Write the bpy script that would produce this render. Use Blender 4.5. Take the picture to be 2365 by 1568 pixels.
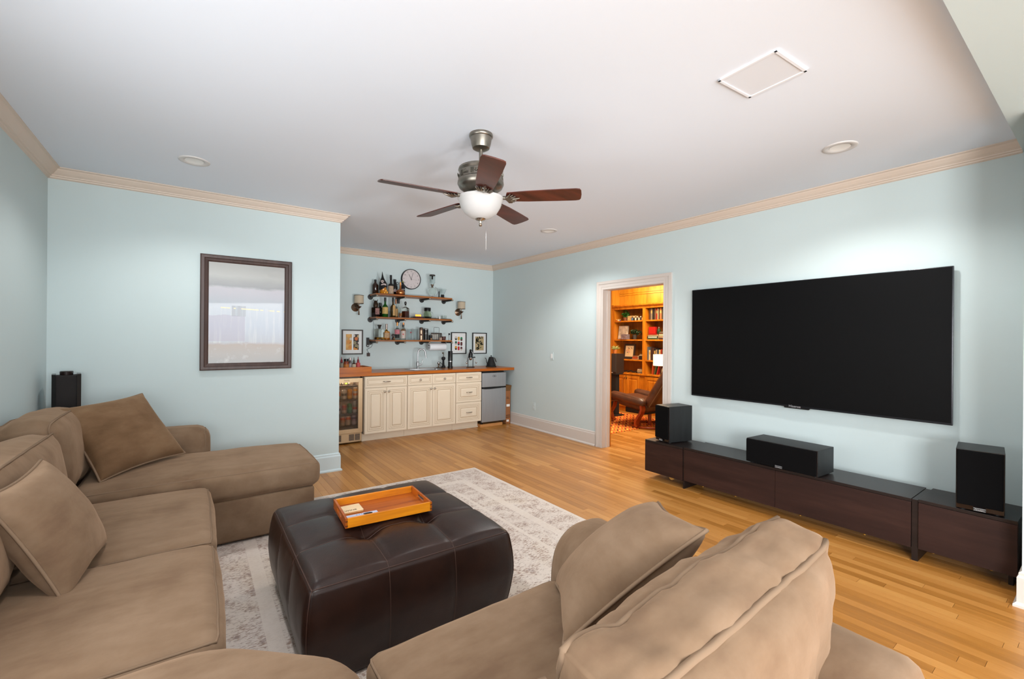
import bpy, bmesh, math, random
from mathutils import Vector, Matrix, noise, Euler
PI = math.pi
S = bpy.context.scene
for o in list(bpy.data.objects): bpy.data.objects.remove(o)
COL = S.collection

# ---------------------------------------------------------------- camera, world, light, exposure
cd = bpy.data.cameras.new('camera'); cam = bpy.data.objects.new('camera', cd); COL.objects.link(cam)
cd.sensor_width = 36.0; cd.lens = 36.0 * 1016.3 / 2365; cd.clip_start = 0.02
YAW, ROLL = math.radians(35.658), math.radians(0.438)
F_ = Vector((math.sin(YAW), math.cos(YAW), 0)); R0 = Vector((math.cos(YAW), -math.sin(YAW), 0)); U0 = R0.cross(F_)
R_ = R0 * math.cos(ROLL) + U0 * math.sin(ROLL); U_ = -R0 * math.sin(ROLL) + U0 * math.cos(ROLL)
cam.matrix_world = Matrix(((R_.x, U_.x, -F_.x, 0), (R_.y, U_.y, -F_.y, 0), (R_.z, U_.z, -F_.z, 1.40), (0, 0, 0, 1)))
S.camera = cam
S.view_settings.view_transform = 'Standard'; S.view_settings.look = 'None'
S.view_settings.gamma = 1.0; S.view_settings.use_curve_mapping = False
S.view_settings.exposure = 0.1
W = bpy.data.worlds.new('daylight'); S.world = W; W.use_nodes = True
W.node_tree.nodes['Background'].inputs['Color'].default_value = (0.80, 0.90, 1.0, 1)
W.node_tree.nodes['Background'].inputs['Strength'].default_value = 1.0

def area(name, loc, aim, sx, sy, power, col=(1, 1, 1), spread=180):
    l = bpy.data.lights.new(name, 'AREA'); l.shape = 'RECTANGLE'; l.size = sx; l.size_y = sy
    l.energy = power; l.color = col; l.spread = math.radians(spread)
    o = bpy.data.objects.new(name, l); COL.objects.link(o); o.location = loc
    o.rotation_euler = (Vector(aim) - Vector(loc)).to_track_quat('-Z', 'Z').to_euler()
    return o
def point(name, loc, power, col=(1, 1, 1), r=0.05):
    l = bpy.data.lights.new(name, 'POINT'); l.energy = power; l.color = col; l.shadow_soft_size = r
    o = bpy.data.objects.new(name, l); COL.objects.link(o); o.location = loc
    return o
def spot(name, loc, aim, power, ang, col=(1, 1, 1), r=0.06, blend=0.6):
    l = bpy.data.lights.new(name, 'SPOT'); l.energy = power; l.color = col; l.shadow_soft_size = r
    l.spot_size = math.radians(ang); l.spot_blend = blend
    o = bpy.data.objects.new(name, l); COL.objects.link(o); o.location = loc
    o.rotation_euler = (Vector(aim) - Vector(loc)).to_track_quat('-Z', 'Y').to_euler()
    return o
# daylight at the three windows, the ceiling downlights, the fan light, two added fill spots behind the camera
area('window_light_side', (-1.10, 1.55, 1.30), (0.6, 1.75, 2.3), 1.6, 1.2, 40, (1.0, 1.0, 1.0))
area('window_light_rear', (0.7, -4.10, 1.45), (0.9, 0, 1.2), 2.6, 1.7, 175, (0.97, 0.985, 1.0))
area('window_light_far_side', (-1.10, -1.9, 1.35), (0.6, -1.4, 1.0), 1.6, 1.4, 270, (0.98, 0.99, 1.0))
for k, (x, y) in enumerate(((-0.02, 1.115), (-0.02, 4.01), (3.48, 1.115), (3.41, 4.01))):
    spot('downlight_beam', (x, y, 2.684), (x, y, 0), (82, 40, 68, 95)[k], 140, (1.0, 0.99, 0.97))
spot('fan_light_beam', (1.463, 2.393, 2.112), (1.463, 2.393, 0), 12, 168, (1.0, 0.98, 0.95), 0.015)
spot('added_ceiling_fill', (2.4, -3.2, 0.5), (2.6, 5.6, 2.7), 620, 36, (0.96, 0.98, 1.0), 0.25, 1.0)  # this spot and the next are added only to lift the ceiling
spot('added_ceiling_fill', (0.6, -3.2, 0.5), (1.2, 4.6, 2.7), 300, 42, (0.96, 0.98, 1.0), 0.25, 1.0)
area('library_ceiling_light', (5.75, 4.2, 2.42), (5.95, 4.5, 0), 1.2, 1.2, 105, (1.0, 0.82, 0.56))
area('library_shelf_light', (6.55, 5.0, 2.40), (7.1, 5.0, 2.2), 0.15, 1.2, 10, (1.0, 0.80, 0.50))

# ---------------------------------------------------------------- colours and materials
def c8(h):
    h = h.lstrip('#'); v = [int(h[i:i + 2], 16) / 255 for i in (0, 2, 4)]
    return tuple(((x / 12.92) if x <= 0.04045 else ((x + 0.055) / 1.055) ** 2.4) for x in v) + (1.0,)
MATS = {}
def new_mat(name):
    m = bpy.data.materials.new(name); m.use_nodes = True; MATS[name] = m
    return m, m.node_tree, m.node_tree.nodes['Principled BSDF']
def mat(name, col, rough=0.5, metal=0.0, spec=0.5, trans=0.0, ior=1.45, coat=0.0, sheen=0.0, emit=None, es=0.0,
        var=0.0, vscale=6.0, bump=0.0, bscale=80.0, stretch=(1, 1, 1), alpha=1.0):
    if name in MATS: return MATS[name]
    m, nt, b = new_mat(name)
    col = c8(col) if isinstance(col, str) else col
    b.inputs['Base Color'].default_value = col; b.inputs['Roughness'].default_value = rough
    b.inputs['Metallic'].default_value = metal; b.inputs['Specular IOR Level'].default_value = spec
    b.inputs['Transmission Weight'].default_value = trans; b.inputs['IOR'].default_value = ior
    b.inputs['Coat Weight'].default_value = coat; b.inputs['Sheen Weight'].default_value = sheen
    b.inputs['Alpha'].default_value = alpha
    if emit: b.inputs['Emission Color'].default_value = c8(emit); b.inputs['Emission Strength'].default_value = es
    N, L = nt.nodes, nt.links
    if var or bump:
        tc = N.new('ShaderNodeTexCoord'); mp = N.new('ShaderNodeMapping'); mp.inputs['Scale'].default_value = stretch
        L.new(tc.outputs['Object'], mp.inputs['Vector'])
    if var:
        n = N.new('ShaderNodeTexNoise'); n.inputs['Scale'].default_value = vscale; n.inputs['Detail'].default_value = 5
        L.new(mp.outputs[0], n.inputs['Vector'])
        r = N.new('ShaderNodeValToRGB'); r.color_ramp.elements[0].position = 0.3; r.color_ramp.elements[1].position = 0.7
        r.color_ramp.elements[0].color = tuple(x * (1 - var) for x in col[:3]) + (1,)
        r.color_ramp.elements[1].color = tuple(min(1, x * (1 + var)) for x in col[:3]) + (1,)
        L.new(n.outputs['Fac'], r.inputs['Fac']); L.new(r.outputs['Color'], b.inputs['Base Color'])
    if bump:
        n = N.new('ShaderNodeTexNoise'); n.inputs['Scale'].default_value = bscale; n.inputs['Detail'].default_value = 4
        L.new(mp.outputs[0], n.inputs['Vector'])
        bp = N.new('ShaderNodeBump'); bp.inputs['Strength'].default_value = bump; bp.inputs['Distance'].default_value = 0.004
        L.new(n.outputs['Fac'], bp.inputs['Height']); L.new(bp.outputs['Normal'], b.inputs['Normal'])
    return m
def ramp(nt, stops):
    r = nt.nodes.new('ShaderNodeValToRGB'); e = r.color_ramp.elements
    while len(e) < len(stops): e.new(0.5)
    for k, (p, c) in enumerate(stops): e[k].position = p; e[k].color = c8(c) if isinstance(c, str) else c
    return r
def math_node(nt, op, a, b=None, clamp=False):
    n = nt.nodes.new('ShaderNodeMath'); n.operation = op; n.use_clamp = clamp
    for i, x in enumerate((a, b)):
        if x is None: continue
        if isinstance(x, (int, float)): n.inputs[i].default_value = x
        else: nt.links.new(x, n.inputs[i])
    return n.outputs[0]
def mix_node(nt, fac, a, b, mode='MIX'):
    n = nt.nodes.new('ShaderNodeMix'); n.data_type = 'RGBA'; n.blend_type = mode
    for sock, x in ((n.inputs[0], fac), (n.inputs[6], a), (n.inputs[7], b)):
        if isinstance(x, (int, float)): sock.default_value = x
        elif isinstance(x, tuple): sock.default_value = x
        elif isinstance(x, str): sock.default_value = c8(x)
        else: nt.links.new(x, sock)
    return n.outputs[2]
def noise_tex(nt, vec, scale, detail=4, rough=0.55):
    n = nt.nodes.new('ShaderNodeTexNoise'); n.inputs['Scale'].default_value = scale
    n.inputs['Detail'].default_value = detail; n.inputs['Roughness'].default_value = rough
    if vec is not None: nt.links.new(vec, n.inputs['Vector'])
    return n.outputs['Fac']
def mapping(nt, vec, scale=(1, 1, 1), loc=(0, 0, 0), rot=(0, 0, 0)):
    n = nt.nodes.new('ShaderNodeMapping'); n.inputs['Scale'].default_value = scale
    n.inputs['Location'].default_value = loc; n.inputs['Rotation'].default_value = rot
    nt.links.new(vec, n.inputs['Vector']); return n.outputs[0]

WALL = mat('wall_paint', '#c2d0d1', 0.75, var=0.012, vscale=1.5, bump=0.03, bscale=300)
CEIL = mat('ceiling_paint', '#e0e8f2', 0.85)
TRIM = mat('trim_paint', '#d3c4b6', 0.45)
CASING = mat('casing_paint', '#cdc5be', 0.4)
BASEW = mat('pale_base_paint', '#c9d8dc', 0.45)
CREAM = mat('cream_cabinet_paint', '#e2d3bd', 0.42, var=0.02, vscale=3)
GLAZE = mat('cabinet_glaze', '#b09878', 0.6)
BLACK = mat('black_satin', '#0c0c0d', 0.35)
BLACKM = mat('black_matte', '#131314', 0.7)
STEEL = mat('steel', '#a8a9ab', 0.28, 1.0)
BRUSHED = mat('brushed_steel', '#9fa1a4', 0.5, 0.55, var=0.05, vscale=4, stretch=(60, 60, 1))
CHROME = mat('chrome', '#d6d6d6', 0.08, 1.0)
NICKEL = mat('nickel', '#b8b0a4', 0.25, 1.0)
PEWTER = mat('pewter', '#8c867c', 0.34, 1.0, var=0.12, vscale=30)
BRONZE = mat('bronze', '#5a4636', 0.4, 0.9)
PIPE = mat('pipe_iron', '#3a3a3a', 0.45, 0.8)
COPPER = mat('copper', '#c07a4a', 0.25, 1.0)
WHITE = mat('white_plastic', '#e6e6e4', 0.4)
PLATE = mat('plate_plastic', '#c3cfd0', 0.4)
PAPER = mat('mat_board', '#dde0e0', 0.7)
def wood(name, dark, mid, light, axis='Y', rough=0.35, scale=1.0, coat=0.0, coord='Object', spec=0.5):
    m, nt, b = new_mat(name); tc = nt.nodes.new('ShaderNodeTexCoord')
    st = {'X': (1.2, 14, 14), 'Y': (14, 1.2, 14), 'Z': (14, 14, 1.2)}[axis]
    v = mapping(nt, tc.outputs[coord], tuple(s * scale for s in st))
    n1 = noise_tex(nt, v, 1.0, 5, 0.6); n2 = noise_tex(nt, v, 5.0, 3)
    f = math_node(nt, 'ADD', math_node(nt, 'MULTIPLY', n1, 0.75), math_node(nt, 'MULTIPLY', n2, 0.25))
    r = ramp(nt, [(0.32, dark), (0.5, mid), (0.68, light)]); nt.links.new(f, r.inputs['Fac'])
    nt.links.new(r.outputs['Color'], b.inputs['Base Color'])
    b.inputs['Roughness'].default_value = rough; b.inputs['Coat Weight'].default_value = coat; b.inputs['Specular IOR Level'].default_value = spec
    b.inputs['Coat Roughness'].default_value = 0.15
    return m
BUTCHER = wood('butcher_block', '#8a4406', '#ae5a08', '#c67014', 'X', 0.3)
SHELFW = wood('shelf_wood', '#754012', '#94541a', '#a86626', 'X', 0.4)
TRAYW = wood('tray_acacia', '#a85a08', '#cc7a0e', '#e89a1c', 'X', 0.32, coat=0.2)
TRAYD = wood('tray_dark', '#7e3604', '#9c4a08', '#b86010', 'X', 0.35)
ESPRESSO = wood('espresso_wood', '#241512', '#2d1b17', '#38231d', 'Y', 0.5, spec=0.25)
ESPTOP = wood('espresso_top', '#1a1413', '#211917', '#2a201e', 'Y', 0.36, spec=0.3)
FANW = wood('fan_walnut', '#34160f', '#4a2016', '#5e2a1c', 'X', 0.35)
OAKCASE = wood('library_cherry', '#9a520c', '#c07018', '#d68a28', 'Z', 0.35)
CHERRYLEG = wood('cherry_leg', '#6e2408', '#8e3510', '#a34618', 'Z', 0.3)
FRAMEW = wood('frame_mahogany', '#33231f', '#43302b', '#503c36', 'Z', 0.45)
CARD = mat('cardboard', '#96613a', 0.8, var=0.05)

def floor_mat():
    m, nt, b = new_mat('oak_floor')
    oi = nt.nodes.new('ShaderNodeObjectInfo'); g = nt.nodes.new('ShaderNodeNewGeometry')
    at = nt.nodes.new('ShaderNodeAttribute'); at.attribute_name = 'tone'
    rnd = math_node(nt, 'FRACT', math_node(nt, 'ADD', oi.outputs['Random'], at.outputs['Fac']))
    off = nt.nodes.new('ShaderNodeCombineXYZ')
    nt.links.new(math_node(nt, 'MULTIPLY', rnd, 37.0), off.inputs[2])
    va = nt.nodes.new('ShaderNodeVectorMath'); va.operation = 'ADD'
    nt.links.new(g.outputs['Position'], va.inputs[0]); nt.links.new(off.outputs[0], va.inputs[1])
    v = mapping(nt, va.outputs[0], (22, 1.6, 1))
    n1 = noise_tex(nt, v, 1.2, 5, 0.6); n2 = noise_tex(nt, v, 6.0, 3)
    f = math_node(nt, 'ADD', math_node(nt, 'MULTIPLY', rnd, 0.46),
                  math_node(nt, 'ADD', math_node(nt, 'MULTIPLY', n1, 0.48), math_node(nt, 'MULTIPLY', n2, 0.12)))
    r = ramp(nt, [(0.15, '#8f5c24'), (0.42, '#ab7232'), (0.62, '#ba8040'), (0.9, '#c99350')])
    nt.links.new(f, r.inputs['Fac']); nt.links.new(r.outputs['Color'], b.inputs['Base Color'])
    b.inputs['Roughness'].default_value = 0.3; b.inputs['Specular IOR Level'].default_value = 0.45
    return m
OAK = floor_mat()
SUB = mat('floor_gap', '#4a2e14', 0.8)

def suede(name, a, bcol, c):
    m, nt, b = new_mat(name); tc = nt.nodes.new('ShaderNodeTexCoord')
    n1 = noise_tex(nt, tc.outputs['Object'], 3.2, 5, 0.6)
    v = mapping(nt, tc.outputs['Object'], (6, 14, 9)); n2 = noise_tex(nt, v, 1.0, 4, 0.6)
    f = math_node(nt, 'ADD', math_node(nt, 'MULTIPLY', n1, 0.6), math_node(nt, 'MULTIPLY', n2, 0.4))
    r = ramp(nt, [(0.37, a), (0.48, bcol), (0.64, c)]); nt.links.new(f, r.inputs['Fac'])
    nt.links.new(r.outputs['Color'], b.inputs['Base Color'])
    b.inputs['Roughness'].default_value = 0.9; b.inputs['Sheen Weight'].default_value = 0.35
    b.inputs['Sheen Roughness'].default_value = 0.45; b.inputs['Sheen Tint'].default_value = c8('#d8b596')
    b.inputs['Specular IOR Level'].default_value = 0.15
    n3 = noise_tex(nt, tc.outputs['Object'], 7, 4, 0.5); n4 = noise_tex(nt, tc.outputs['Object'], 260, 2)
    bp = nt.nodes.new('ShaderNodeBump'); bp.inputs['Strength'].default_value = 0.25; bp.inputs['Distance'].default_value = 0.02
    nt.links.new(math_node(nt, 'ADD', n3, math_node(nt, 'MULTIPLY', n4, 0.03)), bp.inputs['Height'])
    nt.links.new(bp.outputs['Normal'], b.inputs['Normal'])
    return m
SUEDE = suede('brown_microsuede', '#67513f', '#735d49', '#7f6955')
SUEDED = suede('brown_microsuede_pillow', '#5c452f', '#684f38', '#765d45')
PIPING = mat('piping_cord', '#7c6754', 0.9, spec=0.1)
def leather(name, a, bcol, rough, spec=0.5):
    m, nt, b = new_mat(name); tc = nt.nodes.new('ShaderNodeTexCoord')
    n1 = noise_tex(nt, tc.outputs['Object'], 7, 6, 0.6)
    r = ramp(nt, [(0.35, a), (0.65, bcol)]); nt.links.new(n1, r.inputs['Fac'])
    nt.links.new(r.outputs['Color'], b.inputs['Base Color'])
    b.inputs['Roughness'].default_value = rough; b.inputs['Specular IOR Level'].default_value = spec
    vo = nt.nodes.new('ShaderNodeTexVoronoi'); vo.inputs['Scale'].default_value = 160
    nt.links.new(tc.outputs['Object'], vo.inputs['Vector'])
    n2 = noise_tex(nt, tc.outputs['Object'], 9, 3)
    bp = nt.nodes.new('ShaderNodeBump'); bp.inputs['Strength'].default_value = 0.14; bp.inputs['Distance'].default_value = 0.01
    nt.links.new(math_node(nt, 'ADD', math_node(nt, 'MULTIPLY', vo.outputs['Distance'], 0.12), n2), bp.inputs['Height'])
    nt.links.new(bp.outputs['Normal'], b.inputs['Normal'])
    return m
LEATHER = leather('espresso_leather', '#1d0f0b', '#29160f', 0.36, 0.32)
LEATHERSEAM = mat('leather_seam', '#382219', 0.5)
RECLINE = leather('recliner_leather', '#3e2418', '#553223', 0.4)

def rug_mat():
    m, nt, b = new_mat('distressed_rug'); tc = nt.nodes.new('ShaderNodeTexCoord'); ob = tc.outputs['Object']
    sp = nt.nodes.new('ShaderNodeSeparateXYZ'); nt.links.new(ob, sp.inputs[0])
    fine = noise_tex(nt, mapping(nt, ob, (42, 120, 1)), 1.0, 5, 0.7)
    patch = noise_tex(nt, mapping(nt, ob, (9, 11, 1)), 1.0, 4, 0.65)
    dark = math_node(nt, 'MULTIPLY', math_node(nt, 'SUBTRACT', math_node(nt, 'ADD', fine, math_node(nt, 'MULTIPLY', patch, 0.55)), 0.765), 8.0, True)
    warm = noise_tex(nt, ob, 1.1, 3)
    base = ramp(nt, [(0.3, '#cbbfb7'), (0.55, '#d6cbc2'), (0.75, '#cfbfac')]); nt.links.new(warm, base.inputs['Fac'])
    dk = ramp(nt, [(0.3, '#705e5c'), (0.6, '#8a6c5a'), (0.8, '#7e7a84')]); nt.links.new(patch, dk.inputs['Fac'])
    # pale border bands running round the rug
    ex = math_node(nt, 'SUBTRACT', 1.24, math_node(nt, 'ABSOLUTE', sp.outputs[0]))
    ey = math_node(nt, 'SUBTRACT', 1.70, math_node(nt, 'ABSOLUTE', sp.outputs[1]))
    e = math_node(nt, 'MINIMUM', ex, ey)
    def band(lo, hi):
        return math_node(nt, 'MULTIPLY', math_node(nt, 'GREATER_THAN', e, lo), math_node(nt, 'LESS_THAN', e, hi))
    pale = math_node(nt, 'MAXIMUM', math_node(nt, 'MAXIMUM', band(0.29, 0.36), band(-0.1, 0.035)), band(0.52, 0.55))
    amount = math_node(nt, 'MULTIPLY', dark, math_node(nt, 'SUBTRACT', 0.80, math_node(nt, 'MULTIPLY', pale, 0.62)))
    c = mix_node(nt, amount, base.outputs['Color'], dk.outputs['Color'])
    c = mix_node(nt, math_node(nt, 'MULTIPLY', pale, 0.35), c, '#d8cdc2')
    nt.links.new(c, b.inputs['Base Color']); b.inputs['Roughness'].default_value = 0.95
    b.inputs['Specular IOR Level'].default_value = 0.1
    bp = nt.nodes.new('ShaderNodeBump'); bp.inputs['Strength'].default_value = 0.4; bp.inputs['Distance'].default_value = 0.004
    nt.links.new(noise_tex(nt, ob, 220, 2), bp.inputs['Height']); nt.links.new(bp.outputs['Normal'], b.inputs['Normal'])
    return m
def zigzag_mat():
    m, nt, b = new_mat('flatweave_rug'); tc = nt.nodes.new('ShaderNodeTexCoord')
    sp = nt.nodes.new('ShaderNodeSeparateXYZ'); nt.links.new(tc.outputs['Object'], sp.inputs[0])
    zz = math_node(nt, 'PINGPONG', math_node(nt, 'MULTIPLY', sp.outputs[0], 1.0), 0.09)
    f = math_node(nt, 'FRACT', math_node(nt, 'MULTIPLY', math_node(nt, 'ADD', sp.outputs[1], zz), 7.0))
    r = ramp(nt, [(0.0, '#3a1c14'), (0.14, '#e88a2a'), (0.38, '#d24a1c'), (0.62, '#f0a040'), (0.86, '#c4441a')])
    r.color_ramp.interpolation = 'CONSTANT'; nt.links.new(f, r.inputs['Fac'])
    nt.links.new(r.outputs['Color'], b.inputs['Base Color']); b.inputs['Roughness'].default_value = 0.95
    return m
def painting_mat():
    m, nt, b = new_mat('abstract_painting'); tc = nt.nodes.new('ShaderNodeTexCoord'); g = tc.outputs['Generated']
    sp = nt.nodes.new('ShaderNodeSeparateXYZ'); nt.links.new(g, sp.inputs[0]); x, z = sp.outputs[0], sp.outputs[2]
    n = noise_tex(nt, mapping(nt, g, (3, 1, 9)), 1.0, 5, 0.6)
    zz = math_node(nt, 'ADD', z, math_node(nt, 'MULTIPLY', math_node(nt, 'SUBTRACT', n, 0.5), 0.07))
    r = ramp(nt, [(0.0, '#7d7c7a'), (0.10, '#888078'), (0.18, '#8b7a6c'), (0.215, '#9499a2'), (0.36, '#9aa3b0'), (0.50, '#a2aab4'),
                  (0.60, '#a9b0b8'), (0.68, '#b2b3bb'), (0.745, '#b6b5bc'), (0.77, '#8f9294'), (0.82, '#9a9c9c'), (0.87, '#a8aaa8'), (1.0, '#a3a4a2')])
    nt.links.new(zz, r.inputs['Fac'])
    st = noise_tex(nt, mapping(nt, g, (22, 1, 2.2)), 1.0, 4, 0.65)
    mid = math_node(nt, 'MULTIPLY', math_node(nt, 'GREATER_THAN', z, 0.2), math_node(nt, 'LESS_THAN', z, 0.56))
    c = mix_node(nt, math_node(nt, 'MULTIPLY', math_node(nt, 'SUBTRACT', st, 0.5), math_node(nt, 'MULTIPLY', mid, 2.0), True), r.outputs['Color'], '#c6c6c4')
    left = math_node(nt, 'MULTIPLY', math_node(nt, 'LESS_THAN', x, 0.46), math_node(nt, 'MULTIPLY', math_node(nt, 'GREATER_THAN', z, 0.22), math_node(nt, 'LESS_THAN', zz, 0.475)))
    c = mix_node(nt, math_node(nt, 'MULTIPLY', left, 0.45), c, '#84768c')
    box = math_node(nt, 'MULTIPLY', math_node(nt, 'MULTIPLY', math_node(nt, 'GREATER_THAN', x, 0.29), math_node(nt, 'LESS_THAN', x, 0.47)),
                    math_node(nt, 'MULTIPLY', math_node(nt, 'GREATER_THAN', z, 0.47), math_node(nt, 'LESS_THAN', z, 0.575)))
    c = mix_node(nt, math_node(nt, 'MULTIPLY', box, math_node(nt, 'MULTIPLY', st, 0.9)), c, '#5e6268')
    lz = math_node(nt, 'ABSOLUTE', math_node(nt, 'SUBTRACT', z, math_node(nt, 'SUBTRACT', 0.557, math_node(nt, 'MULTIPLY', x, 0.025))))
    dots = math_node(nt, 'MULTIPLY', math_node(nt, 'LESS_THAN', lz, 0.005), math_node(nt, 'GREATER_THAN', noise_tex(nt, mapping(nt, g, (18, 1, 3)), 1.0, 3), 0.48))
    c = mix_node(nt, math_node(nt, 'MULTIPLY', dots, math_node(nt, 'GREATER_THAN', x, 0.09)), c, '#dccb98')
    low = noise_tex(nt, mapping(nt, g, (7, 1, 9)), 1.0, 5, 0.7)
    c = mix_node(nt, math_node(nt, 'MULTIPLY', math_node(nt, 'LESS_THAN', z, 0.2), math_node(nt, 'MULTIPLY', math_node(nt, 'SUBTRACT', low, 0.55), 4.0, True)), c, '#a8a6a2')
    nt.links.new(c, b.inputs['Base Color']); b.inputs['Roughness'].default_value = 0.5
    b.inputs['Coat Weight'].default_value = 0.45; b.inputs['Coat Roughness'].default_value = 0.03
    return m

# ---------------------------------------------------------------- mesh builders
class MB:
    def __init__(s): s.v = []; s.f = []; s.m = []; s.k = 0
    def add(s, vs, fs, tf=None):
        o = len(s.v)
        for p in vs:
            p = Vector(p); s.v.append(tf @ p if tf is not None else p)
        for f in fs: s.f.append([o + i for i in f]); s.m.append(s.k)
        return s
    def mat(s, k): s.k = k; return s
    def box(s, x0, x1, y0, y1, z0, z1, tf=None):
        vs = [(x, y, z) for z in (z0, z1) for y in (y0, y1) for x in (x0, x1)]
        return s.add(vs, [(0, 2, 3, 1), (4, 5, 7, 6), (0, 1, 5, 4), (2, 6, 7, 3), (0, 4, 6, 2), (1, 3, 7, 5)], tf)
    def bbox(s, x0, x1, y0, y1, z0, z1, b, seg=2, tf=None):
        bm = bmesh.new(); bmesh.ops.create_cube(bm, size=1.0)
        for v in bm.verts: v.co = Vector(((x0 + x1) / 2 + v.co.x * (x1 - x0), (y0 + y1) / 2 + v.co.y * (y1 - y0), (z0 + z1) / 2 + v.co.z * (z1 - z0)))
        bmesh.ops.bevel(bm, geom=list(bm.edges), offset=b, segments=seg, affect='EDGES', profile=0.6)
        bm.verts.index_update()
        s.add([v.co.copy() for v in bm.verts], [[v.index for v in f.verts] for f in bm.faces], tf); bm.free(); return s
    def lathe(s, prof, n=20, c=(0, 0, 0), axis='Z', tf=None, a0=0.0, a1=None):
        full = a1 is None; a1 = a0 + 2 * PI if full else a1
        cols = n if full else n + 1; vs = []; fs = []
        for i in range(cols):
            a = a0 + (a1 - a0) * i / n; ca, sa = math.cos(a), math.sin(a)
            for r, z in prof:
                p = {'Z': (r * ca, r * sa, z), 'Y': (r * ca, z, r * sa), 'X': (z, r * ca, r * sa)}[axis]
                vs.append((p[0] + c[0], p[1] + c[1], p[2] + c[2]))
        k = len(prof)
        for i in range(n):
            j = (i + 1) % cols
            for q in range(k - 1): fs.append((i * k + q, j * k + q, j * k + q + 1, i * k + q + 1))
        return s.add(vs, fs, tf)
    def cyl(s, p0, p1, r0, r1=None, n=14, caps=True, tf=None):
        return s.tube([p0, p1], [r0, r0 if r1 is None else r1], n, caps, tf=tf)
    def tube(s, pts, r, n=8, caps=True, closed=False, tf=None):
        pts = [Vector(p) for p in pts]; N = len(pts); rr = r if isinstance(r, (list, tuple)) else [r] * N
        vs = []; fs = []; prev = None
        for i, p in enumerate(pts):
            if closed: d = (pts[(i + 1) % N] - pts[i - 1])
            else: d = pts[min(i + 1, N - 1)] - pts[max(i - 1, 0)]
            d = d.normalized() if d.length > 1e-9 else Vector((0, 0, 1))
            if prev is None:
                a = Vector((0, 0, 1)) if abs(d.z) < 0.9 else Vector((1, 0, 0)); u = d.cross(a).normalized()
            else:
                u = prev - d * prev.dot(d); u = u.normalized() if u.length > 1e-6 else d.orthogonal().normalized()
            prev = u; w = d.cross(u)
            for k in range(n):
                a = 2 * PI * k / n; vs.append(p + (u * math.cos(a) + w * math.sin(a)) * rr[i])
        for i in range(N if closed else N - 1):
            j = (i + 1) % N
            for k in range(n): fs.append((i * n + k, i * n + (k + 1) % n, j * n + (k + 1) % n, j * n + k))
        if caps and not closed: fs.append(tuple(range(n - 1, -1, -1))); fs.append(tuple((N - 1) * n + k for k in range(n)))
        return s.add(vs, fs, tf)
    def sphere(s, c, r, nu=14, nv=9, sc=(1, 1, 1), tf=None):
        prof = [(max(1e-5, r * math.sin(PI * k / nv)), r * -math.cos(PI * k / nv)) for k in range(nv + 1)]
        t = Matrix.Translation(c) @ Matrix.Diagonal((sc[0], sc[1], sc[2], 1))
        return s.lathe(prof, nu, tf=t if tf is None else tf @ t)
    def prism(s, poly, axis, a, b, tf=None):
        n = len(poly); P = {'Z': lambda p, h: (p[0], p[1], h), 'Y': lambda p, h: (p[0], h, p[1]), 'X': lambda p, h: (h, p[0], p[1])}[axis]
        vs = [P(p, a) for p in poly] + [P(p, b) for p in poly]
        fs = [tuple(range(n))[::-1], tuple(range(n, 2 * n))] + [(i, (i + 1) % n, n + (i + 1) % n, n + i) for i in range(n)]
        return s.add(vs, fs, tf)
    def disc(s, c, r, axis='Y', n=20, h=0.001):
        p = [(r * math.cos(2 * PI * k / n), r * math.sin(2 * PI * k / n)) for k in range(n)]
        i = {'X': 0, 'Y': 1, 'Z': 2}[axis]; o = [q for q in range(3) if q != i]
        return s.prism([(c[o[0]] + a, c[o[1]] + b) for a, b in p], axis, c[i], c[i] + h)
    def build(s, name, m, parent=None, smooth=None, bevel=0.0, loc=None, rot=None):
        me = bpy.data.meshes.new(name); me.from_pydata([tuple(v) for v in s.v], [], s.f); 
        ms = m if isinstance(m, (list, tuple)) else [m]
        for q in ms: me.materials.append(q)
        if len(ms) > 1: me.polygons.foreach_set('material_index', s.m)
        bm = bmesh.new(); bm.from_mesh(me)
        bmesh.ops.recalc_face_normals(bm, faces=bm.faces)
        if bevel: bmesh.ops.bevel(bm, geom=[e for e in bm.edges if len(e.link_faces) == 2 and e.calc_face_angle(0) > 0.6], offset=bevel, segments=2, affect='EDGES', profile=0.6, clamp_overlap=True)
        bm.to_mesh(me); bm.free()
        if smooth is not None:
            me.polygons.foreach_set('use_smooth', [True] * len(me.polygons))
            if smooth < 180: me.set_sharp_from_angle(angle=math.radians(smooth))
        me.update()
        return link(name, me, parent, loc, rot)
def link(name, data, parent=None, loc=None, rot=None):
    o = bpy.data.objects.new(name, data); COL.objects.link(o)
    if parent is not None: o.parent = parent
    if loc is not None: o.location = loc
    if rot is not None: o.rotation_euler = rot
    return o
def tag(o, label, cat, group=None):
    o['label'] = label; o['category'] = cat
    if group: o['group'] = group
    return o
def thing(name, label, cat, loc=(0, 0, 0), rz=0.0, group=None, rot=None):
    o = link(name, None, None, loc, rot or (0, 0, rz)); o.empty_display_size = 0.05
    return tag(o, label, cat, group)
def struct(o): o['kind'] = 'structure'; return o
def copy_tree(o, parent=None):
    c = o.copy(); COL.objects.link(c)
    if parent is not None: c.parent = parent
    for ch in list(o.children): copy_tree(ch, c)
    return c
def lettering(text, size, m, parent, loc, rot, name='lettering', ext=0.0004):
    cu = bpy.data.curves.new(name, 'FONT'); cu.body = text; cu.size = size; cu.align_x = 'CENTER'; cu.align_y = 'CENTER'
    cu.extrude = ext; cu.resolution_u = 3; tmp = bpy.data.objects.new(name + '_tmp', cu); COL.objects.link(tmp)
    me = bpy.data.meshes.new_from_object(tmp.evaluated_get(bpy.context.evaluated_depsgraph_get())); me.name = name
    bpy.data.objects.remove(tmp); me.materials.clear(); me.materials.append(m)
    return link(name, me, parent, loc, rot)
RX = (PI / 2, 0, 0)                    # text upright facing -Y
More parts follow.
